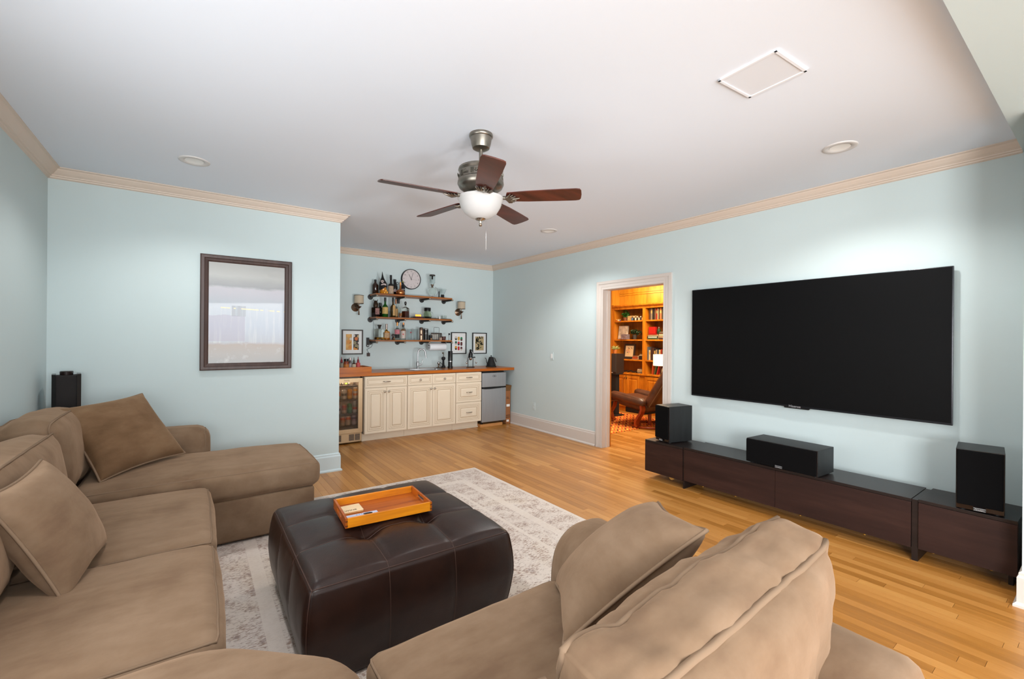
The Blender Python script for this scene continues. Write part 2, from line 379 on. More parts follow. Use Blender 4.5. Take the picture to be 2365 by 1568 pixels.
RXX = (PI / 2, 0, -PI / 2)             # text upright facing -X
def sweep(path, prof, closed_ends=True):
    """mitred sweep of a (offset, z) profile along a plan polyline; returns one MB per straight run"""
    n = len(path); offs = []
    P = [Vector((a, b)) for a, b in path]
    for i in range(n):
        d0 = (P[i] - P[i - 1]).normalized() if i > 0 else None
        d1 = (P[i + 1] - P[i]).normalized() if i < n - 1 else None
        r = lambda d: Vector((d.y, -d.x))
        if d0 is None: offs.append(r(d1))
        elif d1 is None: offs.append(r(d0))
        else:
            a, b = r(d0), r(d1); m = (a + b); offs.append(m / (1 + a.dot(b)))
    runs = []
    for i in range(n - 1):
        mb = MB(); k = len(prof); vs = []
        for j in (i, i + 1):
            for d, z in prof: q = P[j] + offs[j] * d; vs.append((q.x, q.y, z))
        fs = [(q, (q + 1) % k, k + (q + 1) % k, k + q) for q in range(k)] + [tuple(range(k))[::-1], tuple(range(k, 2 * k))]
        mb.add(vs, fs); runs.append(mb)
    return runs
def lerp(a, b, t): return a + (b - a) * t

# ---------------------------------------------------------------- room shell
XL, XR, YP, XC, YB, ZC = -0.94, 4.30, 4.858, 1.235, 6.588, 2.70
floor = struct(MB().box(-1.06, 7.3, -4.3, 6.95, -0.05, -0.004).build('floor', SUB))
struct(MB().box(-1.06, 4.43, -4.3, 6.72, ZC, ZC + 0.1).build('ceiling', CEIL))
def wall_with_holes(name, axis, a, b, s0, s1, z1, holes, m=WALL):
    """box wall of thickness a..b along the other axis s0..s1 with rectangular holes (s, s, z, z)"""
    mb = MB(); cuts = sorted(holes)
    def bx(p0, p1, q0, q1):
        if p1 - p0 < 1e-4 or q1 - q0 < 1e-4: return
        if axis == 'X': mb.box(a, b, p0, p1, q0, q1)
        else: mb.box(p0, p1, a, b, q0, q1)
    cur = s0
    for h0, h1, g0, g1 in cuts:
        bx(cur, h0, 0, z1); bx(h0, h1, 0, g0); bx(h0, h1, g1, z1); cur = h1
    bx(cur, s1, 0, z1)
    return struct(mb.build(name, m))
wall_with_holes('wall_left', 'X', -1.06, XL, -4.18, YP, ZC, [(-2.6, -1.2, 0.65, 1.95), (0.75, 2.35, 0.65, 1.95)])
wall_with_holes('wall_right', 'X', XR, 4.43, -4.18, YB + 0.12, ZC, [(3.035, 3.965, 0.0, 2.06)])
struct(MB().box(-1.06, XC, YP, YB + 0.12, 0, ZC).build('wall_picture', WALL))
struct(MB().box(XC, XR, YB, YB + 0.12, 0, ZC).build('wall_back', WALL))
wall_with_holes('wall_rear', 'Y', -4.3, -4.18, -1.06, 4.43, ZC, [(-0.6, 2.0, 0.6, 2.3)])
def window_frame(n, axis, c, s0, s1, z0, z1):
    mb = MB(); t = 0.035
    def bx(p0, p1, q0, q1):
        if axis == 'X': mb.box(c - 0.02, c + 0.02, p0, p1, q0, q1)
        else: mb.box(p0, p1, c - 0.02, c + 0.02, q0, q1)
    bx(s0, s1, z0, z0 + t); bx(s0, s1, z1 - t, z1); bx(s0, s0 + t, z0, z1); bx(s1 - t, s1, z0, z1); m = (s0 + s1) / 2; bx(m - 0.012, m + 0.012, z0, z1)
    struct(mb.build('window_%d' % n, CASING))
window_frame(1, 'X', -1.0, 0.75, 2.35, 0.65, 1.95); window_frame(2, 'X', -1.0, -2.6, -1.2, 0.65, 1.95); window_frame(3, 'Y', -4.24, -0.6, 2.0, 0.6, 2.3)
# dropped beam over the camera side of the room and the short wall that carries it
struct(MB().box(XL, XR, -0.12, 0.388, 2.632, ZC).build('wall_beam', WALL))
struct(MB().box(3.575, XR, 0.02, 0.315, 0, 2.632).build('wall_stub', WALL))
# crown moulding and baseboards
crown = [(0, ZC), (0.080, ZC), (0.080, 2.693), (0.066, 2.688), (0.060, 2.678), (0.044, 2.660), (0.028, 2.647), (0.026, 2.640), (0.016, 2.636), (0.014, 2.628), (0, 2.621)]
for k, mb in enumerate(sweep([(XL, -4.18), (XL, YP), (XC, YP), (XC, YB), (XR, YB), (XR, 0.388)], crown)):
    struct(mb.build('trim_%d' % (k + 1), TRIM))
base = [(0, 0), (0.030, 0), (0.030, 0.012), (0.017, 0.026), (0.017, 0.155), (0.011, 0.168), (0.011, 0.180), (0, 0.190)]
nm = ['baseboard_left', 'baseboard_picture', 'baseboard_alcove', 'baseboard_back', 'baseboard_right']
for k, mb in enumerate(sweep([(XL, 0.3), (XL, YP), (XC, YP), (XC, YB), (XR, YB), (XR, 4.075)], base)):
    struct(mb.build(nm[k], BASEW if k < 3 else CASING))
for k, mb in enumerate(sweep([(XR, 2.94), (XR, 0.315), (3.575, 0.315), (3.575, 0.02)], base)):
    struct(mb.build(['baseboard_console', 'baseboard_stub', 'baseboard_end'][k], CASING))
# cased opening to the library
def casing(y0, y1, z1, w, x0, x1, mm):
    mb = MB()
    for t, i0, i1 in ((1.0, 0.0, 0.24), (0.8, 0.24, 0.30), (1.0, 0.30, 0.62), (1.2, 0.62, 0.68), (1.5, 0.68, 1.0)):
        a, b = w * i0, w * i1; xa = x0 + (x1 - x0) * t
        mb.prism([(y0 - b, 0), (y0 - a, 0), (y0 - a, z1 + a), (y0 - b, z1 + b)], 'X', x0, xa)
        mb.prism([(y1 + b, 0), (y1 + a, 0), (y1 + a, z1 + a), (y1 + b, z1 + b)], 'X', x0, xa)
        mb.prism([(y0 - b, z1 + b), (y0 - a, z1 + a), (y1 + a, z1 + a), (y1 + b, z1 + b)], 'X', x0, xa)
    return mb.build('door_1', mm)
d1 = struct(casing(3.045, 3.955, 2.055, 0.105, XR, XR - 0.016, CASING))
jb = MB(); jb.box(XR - 0.002, 4.435, 3.955, 3.975, 0, 2.065); jb.box(XR - 0.002, 4.435, 3.025, 3.045, 0, 2.065); jb.box(XR - 0.002, 4.435, 3.025, 3.975, 2.05, 2.07)
jb.box(4.36, 4.39, 3.945, 3.96, 0, 2.055); jb.box(4.36, 4.39, 3.04, 3.055, 0, 2.055)
jb.build('jamb', CASING, d1)
MB().box(4.432, 4.452, 3.952, 4.06, 0, 2.16).box(4.432, 4.452, 2.94, 3.048, 0, 2.16).box(4.432, 4.452, 2.94, 4.06, 2.052, 2.16).build('library_casing', OAKCASE, d1)
# library shell
struct(MB().box(7.22, 7.34, 1.9, 6.95, 0, 2.6).build('wall_library_back', OAKCASE))
struct(MB().box(4.43, 7.3, 6.3, 6.42, 0, 2.6).build('wall_library_left', OAKCASE))
struct(MB().box(4.43, 7.3, 1.8, 1.92, 0, 2.6).build('wall_library_right', WALL))
struct(MB().box(4.43, 7.34, 1.8, 6.5, 2.56, 2.64).build('ceiling_library', CEIL))

# oak strip floor: every strip that shows large is an object, the rest one mass of strips
rnd = random.Random(4)
PW = 0.060
unit = MB().box(-0.5, 0.5, -0.5, 0.5, -1, 0).build('plank', OAK); unit_mesh = unit.data; bpy.data.objects.remove(unit)
def project(x, y, z):
    d = Vector((x, y, z - 1.40)); w = d.dot(F_)
    if w < 0.05: return None
    return 1182.5 + 1016.3 * d.dot(R_) / w, 784 - 1016.3 * d.dot(U_) / w
def covered(x, y):
    if x < 2.40 and y < 4.05: return True
    if x < 0.70 and y < 4.86: return True
    if x < XC and y > YP: return True
    if x > 3.78 and 0.35 < y < 2.87: return True
    if y > 6.15 and x < XR: return True
    if x < 1.6 and y < 1.4: return True
    return x > 3.5 and y < 0.3
planks = []
x = XL
while x < 7.2:
    y = -4.18 + rnd.random() * -0.6
    while y < 6.55:
        l = rnd.choice((0.45, 0.7, 0.95, 1.2, 1.5)) * rnd.uniform(0.85, 1.15); a, b = max(y, -4.18), min(y + l, 6.55); y += l
        if b - a < 0.05 or (x < XC - 0.03 and a > YP): continue
        cx = x + PW / 2
        if x < XC - 0.03: b = min(b, YP)
        vis = 0
        for t in (0.05, 0.28, 0.5, 0.72, 0.95):
            yy = lerp(a, b, t); q = project(cx, yy, 0)
            if q and -10 < q[0] < 2375 and q[1] < 1580 and not covered(cx, yy):
                if x < XR or 2.6 < yy < 4.6: vis += 1
        planks.append((0 if vis else 1, math.hypot(cx, (a + b) / 2), cx, a, b))
    x += PW
planks.sort()
for v, d, cx, a, b in planks[:300]:
    o = bpy.data.objects.new('plank', unit_mesh); COL.objects.link(o); o.parent = floor
    o.location = (cx, (a + b) / 2, 0.0); o.scale = (PW - 0.0012, b - a - 0.0014, 0.004)
mb = MB(); tones = []
for v, d, cx, a, b in planks[300:]:
    mb.box(cx - PW / 2 + 0.0006, cx + PW / 2 - 0.0006, a + 0.0007, b - 0.0007, -0.004, 0); tones += [rnd.random()] * 6
rest = mb.build('plank', OAK, floor); rest['kind'] = 'stuff'
at = rest.data.attributes.new('tone', 'FLOAT', 'FACE'); at.data.foreach_set('value', tones)

# ---------------------------------------------------------------- ceiling and wall fittings
LENS = mat('downlight_lens', '#ecebe8', 0.3)
RIM = mat('downlight_rim', '#cfcecd', 0.5)
for (lx, ly, lab) in ((-0.02, 4.01, 'white round recessed downlight over the chaise'), (3.48, 1.115, 'white round recessed downlight above the right speaker'),
                      (3.41, 4.01, 'white round recessed downlight near the library doorway')):
    t = thing('ceiling_downlight', lab, 'downlight', (lx, ly, ZC), group='recessed ceiling downlights')
    MB().lathe([(0.058, 0.0), (0.062, -0.004), (0.090, -0.007), (0.097, -0.004), (0.098, 0.0)], 32).build('rim', RIM, t, smooth=60)
    MB().lathe([(0.0001, -0.0005), (0.050, -0.001), (0.0585, -0.003), (0.0585, 0)], 32).build('lens', LENS, t, smooth=60)
t = thing('ceiling_panel', 'flat square white access panel flush with the ceiling', 'ceiling panel', (2.229, 1.038, ZC), math.radians(-3.5))
MB().box(-0.128, 0.128, -0.128, 0.128, -0.006, 0).build('panel', mat('panel_white', '#dadee4', 0.8), t)
mb = MB()
for a in range(4): mb.box(-0.140, 0.140, 0.128, 0.140, -0.010, 0, tf=Matrix.Rotation(a * PI / 2, 4, 'Z'))
mb.build('frame', mat('panel_frame_white', '#e8ebf0', 0.5), t)
t = thing('light_switch', 'pale wall switch plate left of the library doorway', 'switch', (XR, 4.97, 1.16))
MB().bbox(-0.006, 0, -0.036, 0.036, -0.058, 0.058, 0.002).build('plate', PLATE, t); MB().bbox(-0.010, -0.004, -0.016, 0.016, -0.033, 0.033, 0.001).build('rocker', WHITE, t)
def outlet(loc, rz, lab):
    t = thing('wall_outlet', lab, 'outlet', loc, rz)
    MB().bbox(-0.036, 0.036, -0.006, 0, -0.058, 0.058, 0.002).build('plate', PLATE, t)
    for s in (-1, 1): MB().bbox(-0.016, 0.016, -0.009, -0.004, s * 0.024 - 0.014, s * 0.024 + 0.014, 0.002).build('socket', PLATE, t)
    return t
outlet((XR, 5.394, 0.36), -PI / 2, 'pale wall outlet low beside the cardboard box')
outlet((2.071, YB, 1.184), 0, 'pale wall outlet beside the bottle opener, with a charger in it')

# large framed painting on the left wall
t = thing('framed_painting', 'large abstract grey landscape painting in a dark mahogany frame', 'painting', (0.397, YP, 1.625))
hw, hh, fw = 0.372, 0.526, 0.064
def frame_bars(mb, hw, hh, fw, y0, y1):
    P = [(-hw, -hh), (hw, -hh), (hw, hh), (-hw, hh)]; Q = [(-hw + fw, -hh + fw), (hw - fw, -hh + fw), (hw - fw, hh - fw), (-hw + fw, hh - fw)]
    for k in range(4): j = (k + 1) % 4; mb.prism([P[k], P[j], Q[j], Q[k]], 'Y', y0, y1)
    return mb
P = [(0, -0.002), (0, -0.03), (0.008, -0.036), (0.03, -0.036), (0.036, -0.028), (0.054, -0.022), (0.064, -0.014), (0.064, -0.002)]
for k in range(4):   # four mitred frame rails with a stepped profile
    mb = MB(); w_, h_ = (hw, hh) if k % 2 == 0 else (hh, hw); vs = []
    for sgn in (-1, 1):
        for d, y in P: vs.append((sgn * (w_ - d), y, -(h_ - d)))
    n = len(P); mb.add(vs, [(i, (i + 1) % n, n + (i + 1) % n, n + i) for i in range(n)] + [tuple(range(n))[::-1], tuple(range(n, 2 * n))], Matrix.Rotation(k * PI / 2, 4, 'Y'))
    mb.build('frame_rail', FRAMEW, t)
MB().box(-hw + 0.06, hw - 0.06, -0.014, -0.004, -hh + 0.06, hh - 0.06).build('canvas', painting_mat(), t)

# wall mounted television
t = thing('television', 'large black flat screen television mounted on the wall', 'television', (XR, 1.680, 1.3805))
hy, hz = 0.987, 0.5535
MB().bbox(-0.052, -0.030, -hy, hy, -hz, hz, 0.004).build('bezel', mat('tv_bezel', '#232428', 0.25, 0.5), t)
MB().box(-0.0535, -0.051, -hy + 0.008, hy - 0.008, -hz + 0.016, hz - 0.008).build('screen', mat('tv_screen', '#0a0a0b', 0.45, spec=0.12), t)
MB().bbox(-0.050, -0.004, -0.55, 0.55, -0.30, 0.30, 0.01).build('rear_housing', BLACKM, t)
MB().prism([(0.09, -hz + 0.004), (-0.12, -hz + 0.004), (-0.105, -hz - 0.012), (0.085, -hz - 0.012)], "X", -0.050, -0.032).build("sensor_strip", BLACK, t)
lettering('Hisense', 0.030, mat('logo_silver', '#c4c6ca', 0.3, 0.6), t, (-0.0545, 0.0, -hz + 0.007), RXX)

# ---------------------------------------------------------------- bar: cabinets
YF = 5.95                                                     # cabinet face
def panel_face(mb, x0, x1, z0, z1, y, t=0.020, rail=0.055, raised=True):
    """cope-and-stick front: slab, ogee lip, recessed field and raised centre"""
    mb.mat(0).bbox(x0, x1, y - t, y, z0, z1, 0.003)
    r = min(rail, (z1 - z0) * 0.27, (x1 - x0) * 0.27)
    def ring(d, w, h, k):
        mb.mat(k)
        a0, a1, b0, b1 = x0 + d, x1 - d, z0 + d, z1 - d
        O = [(a0, b0), (a1, b0), (a1, b1), (a0, b1)]; I = [(a0 + w, b0 + w), (a1 - w, b0 + w), (a1 - w, b1 - w), (a0 + w, b1 - w)]
        for q in range(4): j = (q + 1) % 4; mb.prism([O[q], O[j], I[j], I[q]], 'Y', y - t - h, y - t + 0.001)
    ring(0.006, r * 0.55, 0.004, 0); ring(0.006 + r * 0.55, 0.0045, 0.0012, 1); ring(0.0105 + r * 0.55, r * 0.30, 0.0025, 0); ring(0.0105 + r * 0.85, 0.0045, 0.0012, 1)
    d = r * 1.30 + 0.012
    a0, a1, b0, b1 = x0 + d, x1 - d, z0 + d, z1 - d
    if raised and a1 - a0 > 0.03 and b1 - b0 > 0.02:
        e = min(0.018, (b1 - b0) * 0.25); mb.mat(1).box(a0 - 0.004, a1 + 0.004, y - t - 0.001, y - t, b0 - 0.004, b1 + 0.004); mb.mat(0)
        vs = [(a0, y - t, b0), (a1, y - t, b0), (a1, y - t, b1), (a0, y - t, b1), (a0 + e, y - t - 0.006, b0 + e), (a1 - e, y - t - 0.006, b0 + e), (a1 - e, y - t - 0.006, b1 - e), (a0 + e, y - t - 0.006, b1 - e)]
        mb.add(vs, [(4, 5, 6, 7), (0, 1, 5, 4), (1, 2, 6, 5), (2, 3, 7, 6), (3, 0, 4, 7)])
def front(kind, x0, x1, z0, z1, par, hw):
    mb = MB(); panel_face(mb, x0, x1, z0, z1, YF); o = mb.build(kind, [CREAM, GLAZE], par)
    y = YF - 0.020
    if hw == 'bar':
        cx, cz = (x0 + x1) / 2, (z0 + z1) / 2
        pts = [(cx - 0.048, y - 0.004, cz), (cx - 0.047, y - 0.022, cz), (cx - 0.02, y - 0.030, cz), (cx + 0.02, y - 0.030, cz), (cx + 0.047, y - 0.022, cz), (cx + 0.048, y - 0.004, cz)]
        MB().tube(pts, [0.006, 0.0055, 0.0075, 0.0075, 0.0055, 0.006], 8).build('handle', NICKEL, o, smooth=60)
    elif hw:
        cx, cz = hw
        MB().lathe([(0.0001, -0.030), (0.009, -0.029), (0.015, -0.024), (0.015, -0.019), (0.007, -0.013), (0.005, -0.006), (0.009, -0.003), (0.009, 0)], 14, (cx, y - 0.003, cz), 'Y').build('knob', NICKEL, o, smooth=50)
    return o
def cabinet(x0, x1, lab):
    t = thing('base_cabinet', lab, 'cabinet', group='cream base cabinets under the bar counter')
    MB().box(x0, x1, YF, YB - 0.005, 0.11, 0.885).build('body', CREAM, t)
    MB().box(x0, x1, 6.045, 6.065, 0.0, 0.112).build('toe_kick', CREAM, t)
    return t
g = 0.003
t = cabinet(1.834, 2.434, 'cream bar cabinet with one wide drawer, next to the drinks cooler')
front('drawer', 1.834 + g, 2.434 - g, 0.735, 0.882, t, 'bar')
front('door', 1.834 + g, 2.134 - g / 2, 0.113, 0.729, t, (2.105, 0.672)); front('door', 2.134 + g / 2, 2.434 - g, 0.113, 0.729, t, (2.163, 0.672))
t = cabinet(2.437, 3.209, 'cream bar cabinet with two small knobbed drawers, below the sink')
front('drawer', 2.437 + g, 2.823 - g / 2, 0.735, 0.882, t, (2.63, 0.808)); front('drawer', 2.823 + g / 2, 3.209 - g, 0.735, 0.882, t, (3.016, 0.808))
front('door', 2.437 + g, 2.823 - g / 2, 0.113, 0.729, t, (2.794, 0.672)); front('door', 2.823 + g / 2, 3.209 - g, 0.113, 0.729, t, (2.852, 0.672))
t = cabinet(3.212, 3.668, 'cream three-drawer bar cabinet next to the small steel fridge')
for z0, z1 in ((0.735, 0.882), (0.428, 0.729), (0.113, 0.422)): front('drawer', 3.212 + g, 3.668 - g, z0, z1, t, 'bar')
MB().prism([(6.028, 0.0), (6.045, 0.0), (6.045, 0.018), (6.036, 0.016)], 'X', 3.212, 3.668).build('shoe_molding', CREAM, t)
# worktop with the sink cut-out
t = thing('bar_countertop', 'long orange-brown butcher block worktop over the bar cabinets', 'countertop')
mb = MB(); z0, z1 = 0.895, 0.935; x0, x1 = 1.237, 4.297; y0, y1 = 5.92, YB - 0.002; sx0, sx1, sy0, sy1 = 2.60, 3.09, 6.06, 6.42
mb.box(x0, sx0, y0, y1, z0, z1).box(sx1, x1, y0, y1, z0, z1).box(sx0, sx1, y0, sy0, z0, z1).box(sx0, sx1, sy1, y1, z0, z1)
mb.build('slab', BUTCHER, t)
t = thing('bar_sink', 'small square stainless drop-in bar sink in the worktop', 'sink')
mb = MB(); e = 0.012; zt = 0.9385
for (a, b, c, d) in ((sx0 - e, sx1 + e, sy0 - e, sy0 + 0.03), (sx0 - e, sx1 + e, sy1 - 0.07, sy1 + e), (sx0 - e, sx0 + 0.03, sy0, sy1), (sx1 - 0.03, sx1 + e, sy0, sy1)): mb.box(a, b, c, d, 0.9352, zt)
mb.build('rim', STEEL, t, bevel=0.001)
mb = MB(); a, b, c, d, zb = sx0 + 0.03, sx1 - 0.03, sy0 + 0.03, sy1 - 0.07, 0.889
mb.add([(a, c, zt), (b, c, zt), (b, d, zt), (a, d, zt), (a + .02, c + .02, zb), (b - .02, c + .02, zb), (b - .02, d - .02, zb), (a + .02, d - .02, zb)], [(0, 1, 5, 4), (1, 2, 6, 5), (2, 3, 7, 6), (3, 0, 4, 7), (4, 5, 6, 7)])
mb.build('basin', STEEL, t)
t = thing('bar_faucet', 'tall chrome gooseneck faucet behind the bar sink', 'faucet', (2.79, 6.39, zt))
MB().lathe([(0.0001, 0), (0.026, 0), (0.026, 0.008), (0.019, 0.014), (0.018, 0.06), (0.020, 0.09), (0.013, 0.115), (0.0001, 0.116)], 16).build('base', STEEL, t, smooth=50)
pts = [(0, 0, 0.11), (0, 0, 0.24)] + [(0.055 - 0.055 * math.cos(a), -0.02 * (1 - math.cos(a)), 0.24 + 0.062 * math.sin(a)) for a in [PI * k / 10 for k in range(1, 10)]] + [(0.112, -0.042, 0.215), (0.118, -0.044, 0.165)]
MB().tube(pts, [0.0105] * (len(pts) - 2) + [0.011, 0.014], 10).build('spout', STEEL, t, smooth=60)
MB().tube([(0.012, -0.01, 0.055), (0.045, -0.02, 0.060), (0.062, -0.025, 0.085), (0.068, -0.028, 0.125), (0.078, -0.03, 0.140)], [0.011, 0.009, 0.0075, 0.0065, 0.006], 8).build('lever', STEEL, t, smooth=60)
t = thing('sink_stopper', 'small white round stopper on the front rim of the sink', 'stopper', (2.955, 6.075, zt))
MB().lathe([(0.0001, 0.012), (0.010, 0.011), (0.015, 0.005), (0.016, 0)], 14).build('cap', WHITE, t, smooth=50)
t = thing('espresso_tamper', 'chrome ball-handled tamper standing beside the sink', 'tamper', (3.115, 6.33, 0.9390))
MB().lathe([(0.0001, 0), (0.036, 0), (0.036, 0.007), (0.012, 0.016), (0.008, 0.045), (0.010, 0.058), (0.0001, 0.062)], 16).build('base', BRONZE, t, smooth=50)
MB().sphere((0, 0, 0.080), 0.023).build('knob', CHROME, t, smooth=180)

# drinks cooler with cans
CAN_X0 = 1.24
t = thing('beverage_cooler', 'stainless framed glass door drinks cooler full of cans', 'cooler')
x0, x1, yf = 1.245, 1.815, 5.97; CST = mat('cooler_steel', '#c9b08e', 0.33, 0.75, var=0.04, stretch=(50, 1, 1))
DARKIN = mat('cooler_interior', '#7a6a5e', 0.6)
mb = MB(); mb.box(x0, x0 + 0.02, yf + 0.02, YB - 0.03, 0.02, 0.885).box(x1 - 0.02, x1, yf + 0.02, YB - 0.03, 0.02, 0.885).box(x0, x1, 6.5, YB - 0.03, 0.02, 0.885).box(x0, x1, yf + 0.02, YB - 0.03, 0.865, 0.885).box(x0, x1, yf + 0.02, YB - 0.03, 0.02, 0.145)
mb.build('shell', DARKIN, t)
fr = MB(); P = [(x0, 0.148), (x1 - 0.004, 0.148), (x1 - 0.004, 0.872), (x0, 0.872)]; w = 0.055; Q = [(x0 + w, 0.148 + w), (x1 - 0.004 - w, 0.148 + w), (x1 - 0.004 - w, 0.872 - w), (x0 + w, 0.872 - w)]
for k in range(4): j = (k + 1) % 4; fr.prism([P[k], P[j], Q[j], Q[k]], 'Y', yf - 0.03, yf + 0.012)
door = fr.build('door', CST, t, bevel=0.002)
m, nt, b = new_mat('cooler_glass'); tr = nt.nodes.new('ShaderNodeBsdfTransparent'); tr.inputs[0].default_value = (0.80, 0.74, 0.68, 1); gl = nt.nodes.new('ShaderNodeBsdfGlossy'); gl.inputs['Roughness'].default_value = 0.05
fz = nt.nodes.new('ShaderNodeFresnel'); fz.inputs['IOR'].default_value = 1.5; mx = nt.nodes.new('ShaderNodeMixShader')
nt.links.new(fz.outputs[0], mx.inputs[0]); nt.links.new(tr.outputs[0], mx.inputs[1]); nt.links.new(gl.outputs[0], mx.inputs[2]); nt.links.new(mx.outputs[0], nt.nodes['Material Output'].inputs['Surface'])
PANEGLASS = m
MB().box(Q[0][0] - 0.004, Q[1][0] + 0.004, yf - 0.014, yf - 0.008, Q[0][1] - 0.004, Q[2][1] + 0.004).build('door_glass', PANEGLASS, door)
lettering('NewAir', 0.022, mat('cooler_logo', '#5e4a38', 0.5), door, (1.605, yf - 0.0305, 0.846), RX)
MB().box(1.585, 1.618, yf - 0.0165, yf - 0.014, 0.797, 0.815).build('display', mat('green_display', '#20240a', emit='#e8f060', es=1.1), door)
kp = MB().box(x0, x1 - 0.006, yf - 0.005, yf + 0.02, 0.025, 0.142).build('kick_panel', CST, t)
for a, b2 in ((1.36, 1.44), (1.462, 1.545), (1.645, 1.71), (1.722, 1.785)):
    mb = MB(); mb.mat(0).box(a, b2, yf - 0.0065, yf - 0.004, 0.045, 0.128)
    for q in range(7): mb.mat(1).box(a + 0.003, b2 - 0.003, yf - 0.0085, yf - 0.006, 0.049 + q * 0.0115, 0.054 + q * 0.0115)
    mb.build('vent_grille', [mat('grille_dark', '#3e342c', 0.6), mat('grille_slat', '#8e7a66', 0.5, 0.3)], kp)
for z in (0.585, 0.395, 0.235, 0.768):
    mb = MB()
    for q in range(9): yy = 6.0 + q * 0.055; mb.tube([(x0 + 0.02, yy, z - 0.004), (x1 - 0.02, yy, z - 0.004)], 0.0025, 5)
    for q in range(4): xx = x0 + 0.05 + q * 0.155; mb.tube([(xx, 6.0, z - 0.008), (xx, 6.45, z - 0.008)], 0.0025, 5)
    mb.box(x0 + 0.02, x1 - 0.02, 5.985, 5.99, z - 0.018, z).build('shelf_rack', mat('rack_wire', '#4a423c', 0.4, 0.6), t)
area('cooler_strip_light', (1.53, 6.06, 0.855), (1.53, 6.12, 0.2), 0.45, 0.03, 4.5, (1.0, 0.9, 0.78))
def can_prof(r, h): return [(0.0001, 0.004), (r * 0.8, 0.0), (r * 0.84, 0.002), (r, 0.012), (r, h - 0.014), (r * 0.82, h - 0.002), (r * 0.84, h), (r * 0.8, h), (r * 0.78, h - 0.004), (0.0001, h - 0.004)]
def can(x, y, z, r, h, cols, lab):
    m, nt, b = (None, None, None)
    t = thing('drink_can', lab, 'can', (x, y, z), group='drink cans in the cooler')
    prof = can_prof(r, h); MB().lathe(prof, 14).build('shell', mat('can_' + cols[0], cols[0], 0.32, 0.25), t, smooth=40)
    if len(cols) > 1:
        n = len(cols) - 1
        for k, c in enumerate(cols[1:]):
            if c is None: continue
            lo = 0.014 + (h - 0.03) * k / n; hi = 0.014 + (h - 0.03) * (k + 1) / n
            MB().lathe([(r, lo), (r + 0.0005, lo), (r + 0.0005, hi), (r, hi)], 14).build('print_band', mat('can_' + c, c, 0.35, 0.2), t, smooth=40)
    return t
cy = 6.06
for x, h, cols, lab in ((1.520, 0.125, ['#a8b4b2', '#7fb0ac', '#e07a2c', '#d86a24'], 'orange and teal can at the far left of the top rack'), (1.602, 0.128, ['#b8b2a8', '#c8c0b4', '#6a645c', '#b8b0a4'], 'silver and grey printed can on the top rack'),
                        (1.676, 0.128, ['#c98a2c', '#d8a040', '#c07c28', '#d09038'], 'golden yellow can on the top rack'), (1.748, 0.148, ['#c9b49a', '#cfc0a8', '#d07a34', '#c8bca8', '#e0a030'], 'tall cream and orange can on the top rack')):
    can(x, cy, 0.588, 0.033 if h < 0.14 else 0.029, h, cols, lab)
for x, h, cols, lab in ((1.528, 0.122, ['#b0a6b0', '#c8c2c8', '#4a4866', '#b8a8b4'], 'white and navy can at the left of the middle rack'), (1.604, 0.125, ['#c0a08a', '#c8a890', '#b06a50', '#c04a3c'], 'pale can with a red top on the middle rack'),
                        (1.676, 0.128, ['#1f7a48', '#1c7044', '#2a8a54', '#1c7044'], 'plain green can on the middle rack'), (1.744, 0.158, ['#a8a8a8', '#b8b8b6', '#b03830', '#8a8a8a', '#a0a0a0'], 'tall silver can with a red band on the middle rack')):
    can(x, cy, 0.398, 0.032 if h < 0.14 else 0.028, h, cols, lab)
for x, h, cols, lab in ((1.510, 0.120, ['#b8a49c', '#c4b2aa'], 'pale pinkish can at the left of the bottom rack'), (1.588, 0.125, ['#c8ac90', '#c8b098', '#cf9c80', '#d86a34'], 'cream can with an orange top, second on the bottom rack'),
                        (1.658, 0.125, ['#c8ac90', '#ccb49c', '#c8b098', '#d86a34'], 'cream can with an orange top, third on the bottom rack'), (1.734, 0.125, ['#a898a4', '#b4a8b4', '#a090a0', '#5c5066'], 'mauve and silver can at the right of the bottom rack')):
    can(x, cy, 0.238, 0.032, h, cols, lab)
for x, lab in ((1.530, 'round white bottle at the left of the cooler top rack'), (1.608, 'round white bottle in the middle of the cooler top rack'), (1.690, 'round white bottle at the right of the cooler top rack')):
    t2 = thing('round_bottle', lab, 'bottle', (x, 6.06, 0.773), group='round white bottles at the top of the cooler')
    MB().lathe([(0.0001, 0), (0.022, 0), (0.032, 0.014), (0.033, 0.032), (0.024, 0.05), (0.012, 0.058), (0.012, 0.07)], 16).build('body', mat('milk_glass', '#d8d0c4', 0.25), t2, smooth=60)
    MB().lathe([(0.0001, 0.078), (0.010, 0.078), (0.014, 0.072), (0.014, 0.064), (0.0001, 0.064)], 12).build('cap', mat('bottle_cap_cream', '#cfc4b0', 0.4), t2, smooth=50)

# two-door fridge on its plinth
t = thing('mini_fridge', 'small two-door brushed steel fridge at the end of the bar', 'refrigerator')
x0, x1, yf = 3.690, 4.150, 5.955
MB().box(x0 + 0.008, x1 - 0.008, yf + 0.04, YB - 0.06, 0.075, 0.868).build('body', BLACKM, t)
MB().box(x0 + 0.02, x1 - 0.02, yf + 0.03, YB - 0.1, 0.866, 0.884).build('top_hinge_cover', BLACK, t)
dt = MB().bbox(x0, x1, yf - 0.012, yf + 0.036, 0.634, 0.862, 0.008, 3).build('freezer_door', BRUSHED, t, smooth=40)
dl = MB().bbox(x0, x1, yf - 0.012, yf + 0.036, 0.075, 0.612, 0.008, 3).build('fridge_door', BRUSHED, t, smooth=40)
MB().prism([(x0 + 0.004, 0.612), (x0 + 0.004, 0.634), (x1 - 0.004, 0.634), (x1 - 0.004, 0.622), (x1 - 0.07, 0.620), (x1 - 0.11, 0.610), (x0 + 0.14, 0.602), (x0 + 0.05, 0.604)], 'Y', yf - 0.016, yf + 0.01).build('handle_strip', BLACK, t)
mb = MB()
